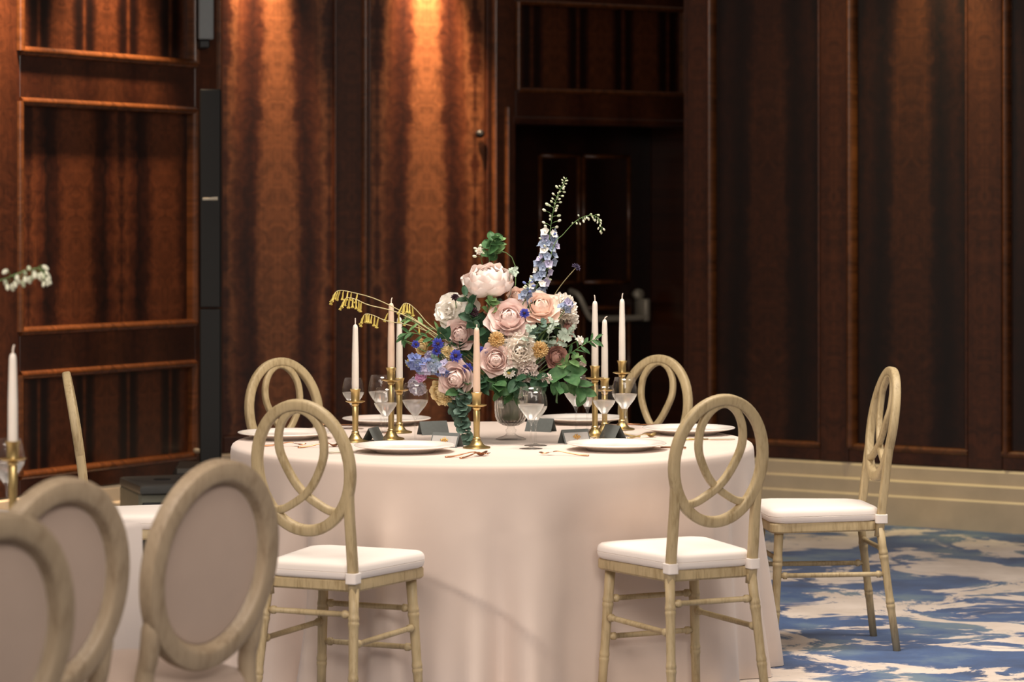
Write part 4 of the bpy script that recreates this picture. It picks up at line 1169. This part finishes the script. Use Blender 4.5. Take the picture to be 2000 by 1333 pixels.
sprig('silvery lobed sprig left of the right candle, below the peach rose', G((1060,700,9.08),(1072,655,9.02),(1083,625,9.0)), 'lobed', M_SILVER, 8, .7, .45, stem_mat=M_SILVER)
sprig('silvery lobed sprig at the right under the white rim bloom', G((1070,700,9.1),(1095,660,9.04),(1118,648,9.04)), 'lobed', M_SILVER, 9, .75, .4, stem_mat=M_SILVER)
sprig('silvery lobed sprig over the middle peony', G((1020,700,9.08),(1032,660,9.0),(1036,640,8.98)), 'lobed', M_SILVER, 6, .6, .5, stem_mat=M_SILVER)
sprig('silver leaf sprig standing right of the top peony', G((985,620,9.16),(998,570,9.14),(994,532,9.14),(1006,530,9.12)), 'lobed', M_SILVER, 5, .55, .7, stem_mat=M_SILVER)
sprig('ferny green sprig pointing to the right candles', G((1080,715,9.1),(1115,690,9.06),(1150,668,9.05),(1166,664,9.05)), 'narrow', M_LEAF, 14, .85, .45)
sprig('light green heart leaves at the right rim above the glasses', G((1070,730,9.08),(1105,710,9.04),(1132,698,9.04)), 'broad', M_LEAFLT, 8, .75, .45)
sprig('large green leaves drooping over the right wine glass', G((1070,735,9.06),(1105,735,9.02),(1130,755,9.02),(1140,770,9.03)), 'broad', M_LEAF, 9, 1.05, .45)
sprig('large green leaves hanging right of the vase', G((1060,740,9.04),(1085,745,9.0),(1092,765,8.99)), 'broad', M_LEAF, 7, 1.0, .4)
sprig('dark round leaves in front of the vase rim', G((1000,740,9.06),(1008,742,8.98),(1012,752,8.96)), 'broad', M_LEAFDK, 8, 1.0, .3)
sprig('green leaves over the left of the vase rim', G((975,745,9.06),(968,750,8.98),(975,766,8.97)), 'broad', M_LEAF, 8, .95, .3)
sprig('green leaves hanging down the front of the vase', G((1000,755,9.05),(1000,765,9.0),(1002,780,8.99)), 'broad', M_LEAF, 5, .8, .4)
sprig('dark leaves below the middle peony at the right', G((1040,740,9.06),(1048,740,9.0),(1062,752,8.99)), 'broad', M_LEAFDK, 8, .9, .3)
sprig('green leaves behind the lowest blush rose', G((920,745,9.08),(905,750,9.02),(893,768,9.0)), 'broad', M_LEAF, 9, .9, .3)
sprig('dark leaves right of the front candle near the vase', G((950,740,9.06),(942,745,8.99),(940,760,8.98)), 'broad', M_LEAFDK, 8, .85, .3)
sprig('dark leaves left of the left blush rose', G((930,700,9.1),(880,670,9.06),(862,650,9.06)), 'broad', M_LEAFDK, 9, .75, .4)
sprig('ferny green sprig below the yellow tube flowers', G((920,700,9.12),(850,665,9.1),(800,650,9.1),(786,662,9.1)), 'narrow', M_LEAF, 16, .9, .4)
sprig('light narrow leaves along the yellow tube stems', G((920,690,9.14),(860,650,9.12),(810,630,9.12),(795,622,9.12)), 'narrow', M_LEAFLT, 12, .9, .45)
sprig('eucalyptus leaves between the blue flowers at the left', G((930,720,9.1),(880,705,9.05),(850,700,9.05)), 'round', M_EUCA, 10, 1.0, .35)
sprig('eucalyptus leaves behind the central rose', G((990,680,9.15),(975,630,9.12),(980,590,9.14)), 'round', M_EUCA, 10, 1.0, .35)
sprig('deep green leaves at the back right of the bouquet', G((1060,690,9.22),(1090,650,9.24),(1105,630,9.24)), 'broad', M_LEAFDK, 10, .9, .3)
sprig('deep green leaves at the back left of the bouquet', G((930,690,9.24),(890,650,9.24),(870,640,9.24)), 'broad', M_LEAFDK, 10, .9, .3)
sprig('deep green leaves at the back of the bouquet under the spire', G((1000,660,9.26),(1020,610,9.26),(1030,585,9.26)), 'broad', M_LEAFDK, 11, .9, .3)
sprig('leaves around the middle of the bouquet below the honey carnation', G((985,720,9.1),(990,690,9.05),(985,650,9.04)), 'broad', M_LEAFDK, 10, .8, .2)
sprig('trailing round leaf eucalyptus hanging to the cloth left of the vase', G((940,760,9.06),(915,765,9.0),(905,785,8.98),(900,812,8.97),(906,838,8.96),(916,862,8.96)), 'round', M_EUCA, 17, 1.05, .36, name='eucalyptus_trail', pair=True, lean=.3)
sprig('short eucalyptus trail beside the long one', G((930,755,9.08),(900,770,9.04),(885,790,9.02),(892,815,9.02)), 'round', M_EUCA, 8, 1.0, .45, name='eucalyptus_trail', pair=True, lean=.3)

# near arrangement: only one sprig of bells reaches into the picture
V2 = Vector((-1.69, 6.5, TZ))
v2 = thing('footed_vase', 'glass vase on the near table beyond the left edge', 'vase', V2)
MB().lathe([(.05,0),(.052,.003),(.02,.014),(.014,.022),(.018,.03),(.013,.04),(.028,.05),(.05,.07),(.056,.105),(.057,.178)], 48).build('bowl', M_CUT, v2)
spike('drooping sprig of white bells reaching in at the left edge', [V2+Vector((.02,0,.1)), V2+Vector((.06,0,.35)), at(-160,600,6.48), at(-60,565,6.46), at(0,548,6.45), at(45,531,6.45), at(80,525,6.45), at(92,548,6.45)], 'bellflower_branch',
      [], [(.60,.86,18,[BUD['w'],BUD['w'],BUD['g']],1.45,'bud',.020),(.86,1.0,16,[BUD['w'],BUD['g']],1.25,'bud',.014)], .0026, droop=.9, group='bell sprigs')

# ------------------------------------------------------------------ loudspeakers
dcol = 12.1
xc = (411.5-1000)*dcol/F; hw = 20.5*dcol/F
cs = thing('column_speaker', 'tall slim black column loudspeaker against the left wall', 'speaker', (xc, dcol, 0), R(4))
ztop = CAMZ+(430-175)*dcol/F; zj = CAMZ-(602-430)*dcol/F
MB().bbox(-hw, hw, -.05, .06, zj+.003, ztop, .006).build('upper_column', M_GRILLE, cs, sharp=30)
MB().bbox(-hw, hw, -.05, .06, .40, zj-.003, .006).build('lower_column', M_GRILLE, cs, sharp=30)
MB().bbox(-.16, .16, -.22, .16, 0, .40, .02).build('base_cabinet', M_BLACK, cs, sharp=30)
zl = CAMZ-(389-430)*dcol/F
MB().loft([[(x, -.052, zl-.006+.012*(x+.035)/.07*.4),(x, -.0505, zl-.006),(x, -.0505, zl+.006),(x, -.052, zl+.006+.004*math.sin(x*60))] for x in (-.034,-.01,.012,.034)]).build('badge', M_STEEL, cs, smooth=False)['label'] = 'small silver badge on the column'
# subwoofer
ds = 11.15
xs0, xs1 = (272-1000)*ds/F, (372-1000)*ds/F
zs_ = CAMZ-(952-430)*ds/F
sw = thing('subwoofer', 'squat black subwoofer with a hand hold on top, by the left wall', 'speaker', ((xs0+xs1)/2+.055, ds, 0), R(20))
w2 = .165
MB().bbox(-w2, w2, .0, .40, 0, zs_-.02, .012).build('cabinet', M_SUB, sw, sharp=30)
MB().bbox(-w2+.012, w2-.012, -.012, .002, .03, zs_-.06, .006).build('grille', M_GRILLE, sw, sharp=30)
tp = MB()
rings = []
for (i, z) in ((.002, zs_-.022), (.0, zs_-.012), (.002, zs_+.008), (.015, zs_+.014), (.06, zs_+.017)):
    rings.append([(x, y, z) for x, y in ((-w2+i, -.02+i*.6), (0, -.035+i*.6), (w2-i, -.02+i*.6), (w2-i, .40-i), (0, .40-i), (-w2+i, .40-i))])
tp.loft(rings).build('top_cap', M_DARKGREY, sw, sharp=30)
for x in (-.03, .065):
    MB().lathe([(.036 if x < 0 else .024, 0), (.036 if x < 0 else .024, .003), (.02, .002), (0, .002)], 20).build('hand_hold', M_PIT, sw, loc=(x, .17, zs_+.0165))
# small speaker bracketed high on the left wall
u_ = wl.u(368)
ws = thing('wall_speaker', 'small grey loudspeaker bracketed high on the left wall', 'speaker', (0,0,0))
pw = wl.root.matrix_basis @ Vector((u_, -.10, 0))
ws.location = (pw.x, pw.y, CAMZ+(430-78)*pw.y/F)
ws.rotation_euler = (0, 0, R(14))
MB().bbox(-.036, .036, -.05, -.035, .0, .34, .006).build('front_grille', M_GREYPL, ws, sharp=30)
MB().bbox(-.036, .036, -.034, .05, .0, .34, .006).build('cabinet', M_BLACK, ws, sharp=30)
MB().bbox(-.03, .02, -.03, .11, -.04, -.002, .006).build('bracket', M_BLACK, ws, sharp=30)
